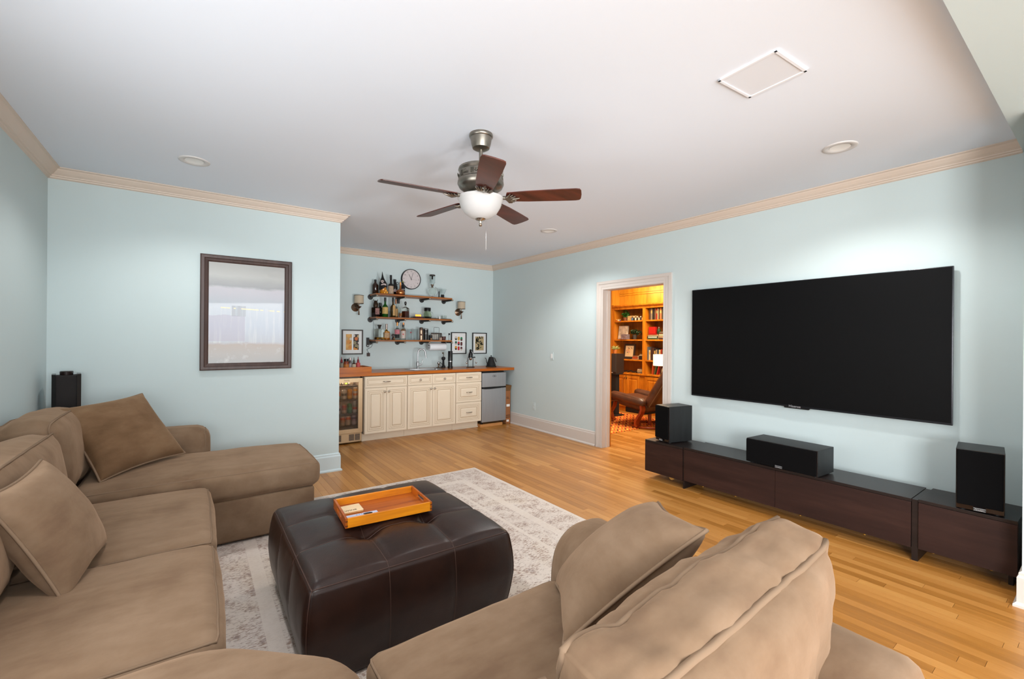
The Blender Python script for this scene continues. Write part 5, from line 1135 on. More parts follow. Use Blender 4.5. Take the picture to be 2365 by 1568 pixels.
def pillow_arm(par, x0, x1, y0, y1, z0, z1):
    """arm with a rounded pillow top, flat upholstered front and rear, corded front rim"""
    cx, hw = (x0 + x1) / 2, (x1 - x0) / 2; prof = []
    for k in range(25):
        a = PI * k / 24; prof.append((cx + hw * 1.04 * math.copysign(abs(math.cos(a)) ** 0.75, math.cos(a)), z1 - 0.20 + 0.20 * abs(math.sin(a)) ** 0.8))
    prof = [(x1, z0), (x1, z0 + 0.2), (x1 + 0.002, z1 - 0.26)] + prof + [(x0 - 0.002, z1 - 0.26), (x0, z0 + 0.2), (x0, z0)]
    n = len(prof); ys = [(y0, 0.90), (y0 + 0.008, 0.955), (y0 + 0.03, 0.99)] + [(lerp(y0 + 0.03, y1 - 0.02, q / 10), 1.0) for q in range(1, 11)] + [(y1 - 0.005, 0.985), (y1, 0.955)]
    vs = []; cz = 0.36
    for y, s in ys:
        for x, z in prof:
            q = Vector((cx + (x - cx) * s, y, cz + (z - cz) * s)); w = 0.006 * (noise.noise(q * 5) + 0.5 * noise.noise(q * 12)); vs.append((q.x + w * (1 if x > cx else -1), q.y, q.z + w))
    fs = [(i * n + k, i * n + (k + 1) % n, (i + 1) * n + (k + 1) % n, (i + 1) * n + k) for i in range(len(ys) - 1) for k in range(n)] + [tuple(range(n)), tuple((len(ys) - 1) * n + k for k in range(n))[::-1]]
    o = MB().add(vs, fs).build('arm', SUEDE, par, smooth=50)
    MB().tube([vs[(len(ys) - 1) * n + k] for k in range(n)], 0.0045, 6).build('piping', PIPING, o, smooth=180)
    return o

G = 'sections of the brown microsuede sectional sofa'
# chaise along the picture wall
t = thing('chaise_section', 'brown microsuede chaise section along the painting wall', 'sofa', group=G)
rounded(t, 'base', -0.90, 0.715, 3.475, 4.20, 0.03, 0.312, 0.02)
cushion('seat_cushion', t, (0.08, 3.825, 0.408), (0.67, 0.375, 0.092), 0.055, (0.015, 0.01, 0.030), seed=1, amp=0.007, pipes=((2, 1),), prad=0.0045)
rounded(t, 'back_frame', -0.90, -0.78, 3.475, 4.50, 0.03, 0.74, 0.05)
cushion('back_cushion', t, (-0.735, 3.80, 0.70), (0.125, 0.36, 0.215), 0.085, (0.055, 0.01, 0.03), seed=2, amp=0.012, wr=0.006, n=22, rot=(0, math.radians(-8), 0), pipes=((0, 1), (0, -1)), ear=0.02)
cushion('arm', t, (-0.40, 4.335, 0.36), (0.49, 0.135, 0.325), 0.085, (0.01, 0.012, 0.012), seed=3, amp=0.004, pipes=((0, 1),), prad=0.004)
# two-seat run along the left wall
t = thing('sofa_section', 'brown two-seat sofa section along the left wall', 'sofa', group=G)
rounded(t, 'base', -0.90, 0.045, 1.56, 3.44, 0.03, 0.30, 0.02)
cushion('seat_cushion', t, (-0.285, 2.935, 0.375), (0.365, 0.468, 0.085), 0.05, (0.012, 0.004, 0.022), seed=4, amp=0.006, pipes=((2, 1), (2, -1)), prad=0.005)
cushion('seat_cushion', t, (-0.285, 2.055, 0.375), (0.365, 0.408, 0.085), 0.05, (0.012, 0.006, 0.026), seed=5, amp=0.007, pipes=((2, 1), (2, -1)), prad=0.005)
rounded(t, 'back_frame', -0.90, -0.78, 1.56, 3.46, 0.03, 0.74, 0.05)
cushion('back_cushion', t, (-0.715, 2.925, 0.665), (0.13, 0.445, 0.205), 0.08, (0.05, 0.01, 0.025), seed=6, amp=0.012, wr=0.006, n=22, rot=(0, math.radians(-8), 0), pipes=((0, 1), (0, -1)), ear=0.02)
cushion('back_cushion', t, (-0.71, 2.045, 0.665), (0.13, 0.42, 0.205), 0.08, (0.06, 0.01, 0.025), seed=7, amp=0.012, rot=(0, math.radians(-8), 0), pipes=((0, 1), (0, -1)), ear=0.02)
# corner wedge near the camera
t = thing('corner_section', 'brown corner wedge section at the front of the sectional', 'sofa', group=G)
wp = [(-0.86, 1.575), (0.055, 1.575), (0.375, 1.285), (0.392, 0.66), (-0.30, 0.40), (-0.86, 0.95)]
MB().prism([(x * 0.985, y * 0.99) for x, y in wp], 'Z', 0.03, 0.30).build('base', SUEDE, t, bevel=0.02)
ctr = Vector((-0.17, 1.10)); vs = []; fs = []; RN, M = 8, 12
prof = [(0.93, 0.302), (0.985, 0.325), (1.0, 0.37), (1.0, 0.44), (0.985, 0.475), (0.95, 0.497), (0.88, 0.507), (0.7, 0.514), (0.4, 0.520), (0.0, 0.522)]
rimp = []
for i in range(len(wp)):
    a, b, c_ = Vector(wp[i - 1]), Vector(wp[i]), Vector(wp[(i + 1) % len(wp)])
    p0 = b + (a - b).normalized() * 0.10; p1 = b + (c_ - b).normalized() * 0.10
    for k in range(5): s_ = k / 4; rimp.append((p0 * (1 - s_) ** 2 + b * 2 * s_ * (1 - s_) + p1 * s_ ** 2))
    nx = Vector(wp[(i + 1) % len(wp)]) + (b - Vector(wp[(i + 1) % len(wp)])).normalized() * 0.10
    for k in range(1, 6): rimp.append(p1.lerp(nx, k / 6))
n = len(rimp)
for s_, z in prof:
    for p in rimp:
        q = ctr + (p - ctr) * s_; vs.append((q.x, q.y, z + 0.006 * noise.noise(Vector((q.x * 4, q.y * 4, 2)))))
for j in range(len(prof) - 1):
    for i in range(n): fs.append((j * n + i, j * n + (i + 1) % n, (j + 1) * n + (i + 1) % n, (j + 1) * n + i))
sc_ = MB().add(vs, fs).build('seat_cushion', SUEDE, t, smooth=180)
cushion('back_cushion', t, (0.06, 0.515, 0.655), (0.405, 0.075, 0.20), 0.06, (0.01, 0.05, 0.015), seed=8, amp=0.010, rot=(math.radians(6), 0, 0), pipes=((1, 1), (1, -1)), prad=0.0065, ear=0.02)
rounded(t, 'back_frame', -0.86, 0.40, 0.30, 0.42, 0.03, 0.66, 0.05)
# armed end section in the foreground
t = thing('loveseat_section', 'brown armed end section with its back to the camera', 'sofa', group=G)
rounded(t, 'base', 0.425, 1.50, 0.33, 1.275, 0.03, 0.30, 0.02)
cushion('seat_cushion', t, (0.795, 0.985, 0.375), (0.385, 0.345, 0.085), 0.05, (0.004, 0.012, 0.020), seed=9, amp=0.005, pipes=((2, 1), (2, -1)), prad=0.005)
cushion('back_cushion', t, (0.955, 0.540, 0.660), (0.445, 0.082, 0.205), 0.050, (0.012, 0.075, 0.008), seed=10, amp=0.016, n=40, rot=(math.radians(7), 0, math.radians(2.5)), pipes=((1, 1), (1, -1)), prad=0.0085, nscale=4.5, ear=0.022, wr=0.010)
pillow_arm(t, 1.170, 1.525, 0.285, 1.345, 0.03, 0.635)
rounded(t, 'back_frame', 0.425, 1.17, 0.30, 0.41, 0.03, 0.62, 0.05)
throw_pillow('large brown throw pillow propped in the chaise corner', (-0.398, 3.945, 0.745), (math.radians(50), math.radians(-3.7), math.radians(42.8)), 0.555, 1, 0.10, SUEDED)
throw_pillow('brown throw pillow leaning on the left sofa back', (-0.450, 2.415, 0.668), (math.radians(64), math.radians(-2.8), math.radians(83.5)), 0.450, 2, 0.095, SUEDE)
throw_pillow('brown throw pillow tucked against the arm in the foreground', (1.135, 0.965, 0.675), (math.radians(322.7), math.radians(168.1), math.radians(231.0)), 0.495, 3, 0.10, SUEDE)

# corner tower speaker behind the chaise
t = thing('tower_speaker', 'tall slim black tower speaker in the left corner', 'speaker', (-0.795, 4.665, 0), math.radians(10))
MB().bbox(-0.058, 0.058, -0.08, 0.08, 0.02, 1.105, 0.004).build('cabinet', mat('tower_cloth', '#191413', 0.8, bump=0.2, bscale=500), t)
for s in (-1, 1): MB().prism([(s * 0.056, -0.088), (s * 0.078, -0.070), (s * 0.078, 0.06), (s * 0.056, 0.08)], 'Z', 0.02, 1.115).build('side_cheek', mat('tower_side', '#120f0f', 0.3), t)
MB().bbox(-0.095, 0.095, -0.11, 0.11, 0, 0.022, 0.004).build('plinth', BLACK, t)
MB().lathe([(0.0001, 1.106), (0.036, 1.106), (0.038, 1.132), (0.034, 1.136), (0.0001, 1.136)], 20).build('top_cap', mat('tower_cap', '#241a18', 0.25), t, smooth=40)

# ---------------------------------------------------------------- rug, ottoman, tray
rg = MB().bbox(-1.24, 1.24, -1.70, 1.70, 0, 0.011, 0.004).build('area_rug', rug_mat(), loc=(1.22, 2.405, 0.0005))
tag(rg, 'large distressed cream and brown rug under the ottoman', 'rug')
t = thing('tufted_ottoman', 'dark brown tufted leather ottoman in the middle of the rug', 'ottoman', (0.835, 2.325, 0.013))
HX, HY, HT = 0.472, 0.492, 0.418
def ott(p):
    """p on the cube: top is puffed in nine cells, sides bulge with seams at the thirds"""
    r = 0.022; H = (HX, HY, HT / 2); q = [p[i] * H[i] for i in range(3)]; inn = [max(-(H[i] - r), min(H[i] - r, q[i])) for i in range(3)]
    d = Vector([q[i] - inn[i] for i in range(3)]); nrm = d.normalized() if d.length > 1e-9 else Vector((0, 0, 1)); pos = Vector(inn) + nrm * r
    def cell(u): w = (u + 1) * 1.5; fr_ = w - math.floor(min(w, 2.9999)); return max(0.0, 1 - (2 * fr_ - 1) ** 2)
    if p[2] > 0.3:
        k = (p[2] - 0.3) / 0.7; cu, cv = cell(p[0]), cell(p[1]); e = max(0, 1 - p[0] ** 2) ** 0.5 * max(0, 1 - p[1] ** 2) ** 0.5
        pos.z += k * (0.013 * (cu * cv) ** 0.4 + 0.036 * e - 0.008)
        for su in (-1 / 3, 1 / 3):
            for sv in (-1 / 3, 1 / 3): pos.z -= k * 0.040 * math.exp(-((p[0] - su) ** 2 + (p[1] - sv) ** 2) / 0.014)
    zz = max(0, 1 - p[2] ** 2)
    pos.x += (1 if p[0] > 0 else -1) * abs(p[0]) ** 4 * zz * (0.022 + 0.010 * cell(p[1]) ** 0.5)
    pos.y += (1 if p[1] > 0 else -1) * abs(p[1]) ** 4 * zz * (0.022 + 0.010 * cell(p[0]) ** 0.5)
    tp = 1 - 0.03 * max(0, -p[2]); pos.x *= tp; pos.y *= tp
    v = pos * 6; pos += nrm * 0.0018 * (noise.noise(v) + 0.6 * noise.noise(v * 2.7))
    pos.z += HT / 2
    return pos
def grid_surface(f, n):
    T = [-1 + 2 * i / n for i in range(n + 1)]; key = {}; vs = []; fs = []
    def vid(p):
        k = tuple(round(c, 6) for c in p)
        if k not in key: key[k] = len(vs); vs.append(f(p))
        return key[k]
    for ax in range(3):
        for sg in (-1.0, 1.0):
            for i in range(n):
                for j in range(n):
                    q = []
                    for a, b in ((T[i], T[j]), (T[i + 1], T[j]), (T[i + 1], T[j + 1]), (T[i], T[j + 1])):
                        p = [0, 0, 0]; p[ax] = sg; p[(ax + 1) % 3] = a; p[(ax + 2) % 3] = b; q.append(vid(tuple(p)))
                    fs.append(q if sg > 0 else q[::-1])
    return MB().add(vs, fs)
grid_surface(ott, 48).build('body', LEATHER, t, smooth=180)
def seam(pts, rad=0.0022): MB().tube([ott(p) for p in pts], rad, 6).build('seam', LEATHERSEAM, t, smooth=180)
R30 = [-1 + 2 * i / 40 for i in range(41)]
for s in (-1 / 3, 1 / 3):
    seam([(s, -1, z) for z in R30[::2]] + [(s, v, 1) for v in R30] + [(s, 1, -z) for z in R30[::2]])
    seam([(-1, s, z) for z in R30[::2]] + [(u, s, 1) for u in R30] + [(1, s, -z) for z in R30[::2]])
for a, b in ((0, 1), (1, 0)):
    for s in (-1, 1): seam([((u, s, 1) if a == 0 else (s, u, 1)) for u in R30], 0.0032)
for sx in (-1, 1):
    for sy in (-1, 1): seam([(sx, sy, z) for z in R30[::2]], 0.0028)
MB().box(-HX + 0.03, HX - 0.03, -HY + 0.03, HY - 0.03, -0.001, 0.02).build('foot', BLACKM, t)

TZ = 0.474
t = thing('serving_tray', 'orange acacia wood serving tray on the leather ottoman', 'tray', (0.826, 2.345, TZ), math.radians(-3.6))
hw, hd, th, hh = 0.2175, 0.150, 0.010, 0.048
for k in range(4):
    MB().bbox(-hw, hw, -hd + k * hd / 2 + 0.0002, -hd + (k + 1) * hd / 2 - 0.0002, 0.003, 0.011, 0.0006).build('bottom_slat', TRAYD, t)
for s in (-1, 1):
    MB().bbox(-hw, hw, s * hd - th / 2, s * hd + th / 2, 0, hh, 0.0015).build('long_side', TRAYW, t)
for s in (-1, 1):
    mb = MB(); x0, x1 = s * hw - th / 2, s * hw + th / 2; a = hd + th / 2; b = 0.055
    mb.box(x0, x1, -a, a, 0, 0.016).box(x0, x1, -a, a, 0.036, hh).box(x0, x1, -a, -b, 0.016, 0.036).box(x0, x1, b, a, 0.016, 0.036)
    sd_ = mb.build('short_side', TRAYD, t)
    for yy in (-1, 1):
        for zz in (0.008, 0.030): MB().box(x0 - 0.0006, x1 + 0.0006, yy * a - (0.001 if yy < 0 else 0.0125), yy * a + (0.0125 if yy < 0 else 0.001), zz, zz + 0.006).build('box_joint', mat('joint_dark', '#5a2a10', 0.4), sd_)
COAST = mat('coaster_birch', '#d8bd96', 0.6, var=0.04); base_m = Matrix.Translation((0.826, 2.345, TZ)) @ Matrix.Rotation(math.radians(-3.6), 4, 'Z')
def on_tray(x, y, z): return tuple(base_m @ Vector((x, y, z)))
t = tag(MB().bbox(-0.048, 0.048, -0.048, 0.048, 0, 0.006, 0.002).build('wood_coaster', mat('coaster_edge', '#b8824c', 0.6), loc=on_tray(-0.148, 0.040, 0.0115), rot=(0, 0, math.radians(-6))), 'lower wooden coaster, mostly hidden under the top one', 'coaster', 'wooden coasters on the tray')
t = thing('wood_coaster', 'upper pale wooden coaster with dark lettering on the tray', 'coaster', on_tray(-0.150, 0.042, 0.0178), math.radians(-2), 'wooden coasters on the tray')
MB().bbox(-0.048, 0.048, -0.048, 0.048, 0, 0.006, 0.002).build('disc', COAST, t)
lettering('WINE', 0.024, mat('burnt_ink', '#4a3420', 0.7), t, (-0.014, -0.034, 0.0062), (0, 0, 0))
t = thing('remote_card', 'pale blue-grey card with a black oval window on the tray', 'card', on_tray(-0.118, -0.080, 0.0115), math.radians(-3.6))
MB().bbox(-0.078, 0.078, -0.046, 0.046, 0, 0.004, 0.0012).build('card', mat('card_blue_grey', '#b4bcd4', 0.4), t)
mb = MB().prism([(0.024 * math.cos(a) + 0.028, 0.012 * math.sin(a) + 0.026) for a in [2 * PI * k / 20 for k in range(20)]], 'Z', 0.0035, 0.0045); mb.build('oval_window', BLACK, t)
mb = MB()
for k in range(4): mb.box(-0.03 + k * 0.012, -0.023 + k * 0.012, 0.030, 0.037, 0.0038, 0.0043)
mb.build('printed_marks', mat('card_ink', '#7c84a4', 0.6), t)

# ---------------------------------------------------------------- library seen through the doorway
zr = MB().box(-0.95, 0.95, -0.85, 0.85, 0, 0.008).build('flatweave_rug', zigzag_mat(), loc=(5.72, 5.335, 0.0005))
tag(zr, 'orange and dark zigzag flatweave rug in the library', 'rug')
t = thing('built_in_bookcase', 'tall honey-brown built-in bookcase filling the library wall', 'bookcase')
XB = 6.90
for a_, b_ in ((6.07, 6.295), (4.30, 4.36)): MB().box(XB, 7.21, a_, b_, 0, 2.014).build('side_panel', OAKCASE, t)
MB().box(XB, 7.21, 5.300, 5.360, 0.766, 2.014).build('divider', OAKCASE, t)
MB().box(7.195, 7.215, 4.30, 6.295, 0.7, 2.02).build('back_panel', wood('library_back', '#6e3a0a', '#8e5012', '#a3601a', 'Z', 0.4), t)
for y0, y1 in ((5.360, 6.07), (4.36, 5.300)):
    for z in (1.79, 1.42, 1.03): MB().box(XB + 0.012, 7.20, y0, y1, z - 0.026, z).build('shelf', OAKCASE, t)
MB().box(XB - 0.03, 7.214, 4.299, 6.294, 0.735, 0.765).build('counter_top', OAKCASE, t, bevel=0.004)
mb = MB()
for d, z0, z1 in ((0.0, 2.015, 2.06), (0.03, 2.06, 2.075), (0.05, 2.075, 2.10)): mb.box(XB - d, 7.215, 4.30, 6.295, z0, z1)
mb.build('cornice', OAKCASE, t)
mb = MB(); mb.box(7.02, 7.05, 4.30, 6.295, 2.10, 2.56)
for z in (2.30, 2.34): mb.box(7.0, 7.03, 4.30, 6.295, z, z + 0.015)
mb.box(6.6, 7.03, 6.02, 6.05, 2.10, 2.56).box(6.72, 6.74, 6.0, 6.02, 2.10, 2.56)
mb.build('upper_panel', wood('library_upper', '#a8660e', '#c98620', '#d99a30', 'Z', 0.4), t)
MB().box(XB + 0.01, 7.20, 4.362, 6.068, 0.0, 0.735).build('base_cabinet_body', OAKCASE, t)
def lib_door(y0, y1, knob):
    mb = MB(); mb.box(XB - 0.012, XB + 0.012, y0, y1, 0.10, 0.715)
    r = 0.055
    for a, b, c, d in ((y0, y1, 0.10, 0.10 + r), (y0, y1, 0.715 - r, 0.715), (y0, y0 + r, 0.10, 0.715), (y1 - r, y1, 0.10, 0.715)): mb.box(XB - (0.020 if b - a > r + 0.01 else 0.0195), XB - 0.010, a, b, c, d)
    a0, a1, b0, b1 = y0 + r + 0.02, y1 - r - 0.02, 0.10 + r + 0.02, 0.715 - r - 0.02; e = 0.02; x = XB - 0.012
    mb.add([(x, a0, b0), (x, a1, b0), (x, a1, b1), (x, a0, b1), (x - 0.008, a0 + e, b0 + e), (x - 0.008, a1 - e, b0 + e), (x - 0.008, a1 - e, b1 - e), (x - 0.008, a0 + e, b1 - e)], [(4, 5, 6, 7), (0, 1, 5, 4), (1, 2, 6, 5), (2, 3, 7, 6), (3, 0, 4, 7)])
    d_ = mb.build('door', OAKCASE, t)
    MB().sphere((XB - 0.032, knob, 0.665), 0.012, 10, 6).build('knob', BRONZE, d_, smooth=180)
lib_door(5.40, 5.725, 5.705); lib_door(5.735, 6.05, 5.755); lib_door(4.92, 5.285, 4.94); lib_door(4.55, 4.91, 4.89)

PAGES = mat('book_pages', '#c8b490', 0.8)
CN = {'#4a2c22': 'dark brown', '#9a8468': 'tan', '#1c1a1a': 'black', '#6e4a38': 'brown', '#a8281c': 'red', '#b8a078': 'cream', '#a0603c': 'rust', '#3c3424': 'olive', '#5c6470': 'slate', '#2c3a4a': 'navy',
      '#b84a20': 'orange', '#7a6a58': 'taupe', '#4a5a38': 'green', '#c8b08c': 'pale', '#8e6a48': 'light brown', '#3a2420': 'maroon'}
ORD = ['first', 'second', 'third', 'fourth', 'fifth', 'sixth', 'seventh', 'eighth', 'ninth', 'tenth', 'eleventh', 'twelfth']
def standing(y_left, z, specs, where, grp, x=6.96, d=0.17):
    y = y_left
    for k, (w, h, c) in enumerate(specs):
        lab = '%s book, %s from the left on %s' % (CN[c], ORD[k], where)
        tt = thing('book', lab, 'book', (x, y - w / 2, z), group=grp)
        MB().box(0, d, -w / 2, -w / 2 + 0.003, 0, h).box(0, d, w / 2 - 0.003, w / 2, 0, h).box(0, 0.004, -w / 2, w / 2, 0, h).build('cover', mat('book_' + c, c, 0.6), tt)
        MB().box(0.004, d - 0.004, -w / 2 + 0.003, w / 2 - 0.003, 0.003, h - 0.004).build('pages', PAGES, tt)
        if k % 3 == 1: MB().box(-0.0006, 0, -w * 0.35, w * 0.35, h * 0.55, h * 0.8).build('spine_label', mat('spine_gold', '#b89458', 0.5), tt)
        y -= w + 0.0015
standing(5.255, 1.7905, [(0.030, 0.215, '#4a2c22'), (0.045, 0.222, '#7a6a58'), (0.040, 0.218, '#1c1a1a'), (0.036, 0.218, '#6e4a38'), (0.026, 0.212, '#a8281c'), (0.026, 0.208, '#b8a078'), (0.016, 0.2, '#3a2420'), (0.050, 0.214, '#a0603c'), (0.034, 0.212, '#3c3424'), (0.04, 0.21, '#8e6a48')], 'the top right library shelf', 'books on the top right library shelf')
standing(5.290, 1.0305, [(0.030, 0.25, '#5c6470'), (0.044, 0.19, '#c8b08c'), (0.036, 0.24, '#3a2420'), (0.032, 0.23, '#4a2c22'), (0.036, 0.225, '#1c1a1a'), (0.036, 0.20, '#9a8468'), (0.030, 0.205, '#2c3a4a'), (0.040, 0.20, '#b8a078'), (0.022, 0.21, '#a8281c'), (0.03, 0.2, '#6e4a38')], 'the third right library shelf', 'books on the third right library shelf')
def stack(y, z, specs, where, grp, x=6.95, d=0.19):
    for k, (w, h, c) in enumerate(specs):
        lab = '%s book lying flat, %s from the bottom %s' % (CN[c], ORD[k], where)
        tt = thing('book', lab, 'book', (x, y + (k % 2) * 0.004, z), group=grp)
        MB().box(0, d, -w / 2, w / 2, 0, 0.003).box(0, d, -w / 2, w / 2, h - 0.003, h).box(0, 0.004, -w / 2, w / 2, 0, h).build('cover', mat('book_' + c, c, 0.6), tt)
        MB().box(0.004, d - 0.004, -w / 2 + 0.003, w / 2 - 0.003, 0.003, h - 0.003).build('pages', PAGES, tt)
        if k == 1 and w > 0.22: MB().box(-0.0008, 0, -0.098, 0.098, 0.008, h - 0.008).build('spine_label', mat('spine_white', '#d0c8b8', 0.6, var=0.4, vscale=90, stretch=(1, 1.5, 0.2)), tt)
        z += h + 0.0006
stack(5.165, 1.4205, [(0.23, 0.024, '#4a5a38'), (0.235, 0.038, '#1c1a1a'), (0.21, 0.022, '#b8a078'), (0.19, 0.020, '#a8281c')], 'of the stack under the red box', 'flat books on the second right library shelf')
stack(4.960, 1.4205, [(0.13, 0.030, '#4a2c22'), (0.14, 0.038, '#9a8468'), (0.14, 0.030, '#c8b08c'), (0.13, 0.024, '#6e4a38'), (0.12, 0.022, '#7a6a58')], 'of the stack at the right', 'flat books on the second right library shelf')
stack(5.565, 1.0305, [(0.17, 0.012, '#c8b08c'), (0.13, 0.030, '#b84a20'), (0.12, 0.030, '#a0603c')], 'of the orange stack', 'flat books on the third left library shelf')
stack(5.425, 1.0305, [(0.10, 0.022, '#1c1a1a'), (0.10, 0.024, '#3a2420'), (0.10, 0.022, '#1c1a1a'), (0.09, 0.020, '#c8b08c'), (0.07, 0.018, '#b8a078')], 'of the dark stack by the divider', 'flat books on the third left library shelf')
stack(5.445, 0.7655, [(0.13, 0.028, '#7a6a58'), (0.14, 0.026, '#b8a078'), (0.13, 0.026, '#c8b08c'), (0.09, 0.018, '#6e4a38')], 'of the pale stack on the lowest shelf', 'flat books on the lowest left library shelf')
for k, (y, c, an, w) in enumerate(((5.165, '#b84a20', 4, 0.026), (5.115, '#4a5a38', 12, 0.024), (5.065, '#a8281c', 16, 0.024), (4.985, '#9a8468', 26, 0.034))):
    tt = thing('book', '%s leaning book, %s from the left on the lowest shelf' % (CN[c], ORD[k]), 'book', (6.96, y, 0.7655), rot=(math.radians(an), 0, 0), group='leaning books on the lowest right library shelf')
    h = 0.20; MB().box(0, 0.16, 0, 0.003, 0, h).box(0, 0.16, w - 0.003, w, 0, h).box(0, 0.004, 0, w, 0, h).build('cover', mat('book_' + c, c, 0.6), tt); MB().box(0.004, 0.156, 0.003, w - 0.003, 0.003, h - 0.003).build('pages', PAGES, tt)
# ornaments
LEAF = mat('leaf_green', '#2c5c1a', 0.5, var=0.3, vscale=20); LEAFD = mat('leaf_dark', '#22381a', 0.55, var=0.3, vscale=20)
def foliage(par, m, c, sx, sy, sz, n, size, seed, droop=0.0):
    r = random.Random(seed); mb = MB()
    for _ in range(n):
        d = Vector((r.gauss(0, 1), r.gauss(0, 1), r.gauss(0, 1))).normalized() * r.random() ** 0.4
        p = Vector((c[0] + d.x * sx, c[1] + d.y * sy, c[2] + d.z * sz)); tf = Matrix.Translation(p) @ Euler((r.uniform(-1.2, 1.2), r.uniform(-1.2, 1.2), r.uniform(0, 6.3))).to_matrix().to_4x4(); s = size * r.uniform(0.7, 1.3)
        mb.add([(0, -s * .1, 0), (s * .38, 0.3 * s, 0.08 * s), (0, s, -0.1 * s), (-s * .38, 0.3 * s, 0.08 * s), (0, 0.35 * s, -0.02 * s)], [(0, 1, 4), (1, 2, 4), (2, 3, 4), (3, 0, 4)], tf)
    o = mb.build('foliage', m, par); o['kind'] = 'stuff'; return o
def pot(par, r, h, m): return MB().lathe([(0.0001, 0), (r * 0.75, 0), (r, h), (r * 0.88, h), (r * 0.8, h * 0.85), (0.0001, h * 0.85)], 14).build('pot', m, par, smooth=50)
t = thing('potted_plant', 'bright green trailing plant on the top left library shelf', 'plant', (7.02, 5.87, 1.7905)); pot(t, 0.05, 0.07, mat('pot_terracotta', '#7a4a2c', 0.7)); foliage(t, LEAF, (0, 0, 0.13), 0.06, 0.09, 0.075, 110, 0.045, 1)
t = thing('potted_plant', 'dark green bushy plant in a grey pot, second left shelf', 'plant', (7.0, 5.62, 1.4205)); pot(t, 0.045, 0.09, mat('pot_grey', '#3a3632', 0.6)); foliage(t, LEAFD, (0, -0.02, 0.145), 0.06, 0.13, 0.05, 160, 0.035, 2)
t = thing('potted_plant', 'pale spiky plant in an orange pot on the library speaker', 'plant', (6.36, 5.56, 1.1545)); pot(t, 0.042, 0.075, mat('pot_orange', '#b0642c', 0.6))
mb = MB(); r = random.Random(5)
for k in range(26):
    a, e, l = r.uniform(0, 2 * PI), r.uniform(0.3, 1.3), r.uniform(0.07, 0.13); mb.tube([(0, 0, 0.06), (l * 0.5 * math.cos(a) * math.cos(e), l * 0.5 * math.sin(a) * math.cos(e), 0.06 + l * 0.65 * math.sin(e)), (l * math.cos(a) * math.cos(e) * 1.2, l * math.sin(a) * math.cos(e) * 1.2, 0.06 + l * 0.8 * math.sin(e))], [0.006, 0.008, 0.001], 4)
o = mb.build('foliage', mat('succulent_pale', '#8a8a4c', 0.5), t); o['kind'] = 'stuff'
for k, (y, c, nm2) in enumerate(((6.03, '#c8402c', 'red'), (6.00, '#d8b040', 'yellow'), (5.97, '#e0d8c8', 'white'), (5.94, '#4a3c8a', 'purple'))):
    tt = thing('toy_figure', 'tiny %s toy figure left of the trailing plant' % nm2, 'figurine', (6.94, y, 1.7905), group='tiny toy figures on the top left library shelf')
    MB().lathe([(0.0001, 0), (0.010, 0), (0.011, 0.016), (0.006, 0.022), (0.0001, 0.023)], 10).build('body', mat('toy_' + c, c, 0.4), tt, smooth=50); MB().sphere((0, 0, 0.030), 0.009, 8, 6).build('head', mat('toy_skin', '#d8b878', 0.5), tt, smooth=180)
t = tag(MB().bbox(0, 0.10, -0.10, 0.10, 0, 0.095, 0.003).build('carved_box', mat('pale_carved_wood', '#b89a68', 0.7, var=0.35, vscale=40), loc=(6.97, 5.68, 1.7905)), 'pale carved wooden box on the top left library shelf', 'box')
for k, (y, c, nm2) in enumerate(((5.63, '#3a6a9a', 'blue'), (5.59, '#1c1a1a', 'black'), (5.55, '#e0d0b8', 'white'), (5.51, '#1c1a1a', 'dark'), (5.47, '#d8c0a8', 'cream'), (5.43, '#2c2420', 'brown-black'), (5.39, '#c08a50', 'tan'))):
    tt = thing('model_figure', 'small %s model figure in the row beside the carved box' % nm2, 'figurine', (6.935, y, 1.7905), group='row of small model figures on the top left library shelf')
    MB().lathe([(0.0001, 0), (0.014, 0), (0.016, 0.02), (0.012, 0.05), (0.0001, 0.052)], 10).build('body', mat('model_' + c, c, 0.45), tt, smooth=50); MB().sphere((0, 0, 0.065), 0.014, 10, 6).build('head', mat('model_head_' + ('a' if k % 2 else 'b'), '#d0c0a8' if k % 2 else '#5a3420', 0.5), tt, smooth=180)
t = tag(MB().bbox(0, 0.03, -0.115, 0.115, 0, 0.27, 0.002, tf=Matrix.Rotation(0.14, 4, 'Y')).build('patterned_board', mat('toile_pattern', '#b8a898', 0.7, var=0.45, vscale=14), loc=(7.0, 5.93, 1.4245)), 'large pale patterned board standing on the second left shelf', 'board')
t = tag(MB().bbox(0, 0.10, -0.07, 0.07, 0, 0.10, 0.004).build('trinket_box', mat('trinket_mixed', '#7a6a70', 0.6, var=0.5, vscale=30), loc=(6.885, 5.80, 1.4205)), 'small mixed-colour trinket box before the patterned board', 'box')
t = thing('brass_instrument', 'small bronze telescope on a tripod, second left shelf', 'ornament', (6.98, 5.43, 1.4205))
MB().tube([(0, -0.05, 0.17), (0, 0.06, 0.075)], [0.016, 0.011], 10).build('barrel', BRONZE, t, smooth=60)
mb = MB()
for a in (0, 2.1, 4.2): mb.tube([(0, 0, 0.11), (0.04 * math.cos(a), 0.04 * math.sin(a), 0.003)], 0.005, 6)
mb.build('tripod', BRONZE, t)
t = thing('framed_drawing', 'dark-framed drawing on pale paper, third left library shelf', 'picture', (6.98, 5.75, 1.034), rot=(0, math.radians(8), 0))
MB().box(0, 0.02, -0.13, 0.13, 0, 0.30).build('frame', mat('drawing_frame', '#2a2522', 0.5), t); MB().box(-0.0015, 0.0, -0.098, 0.098, 0.045, 0.262).build('paper', mat('drawing_paper', '#c8ae88', 0.7), t)
mb = MB(); r = random.Random(3)
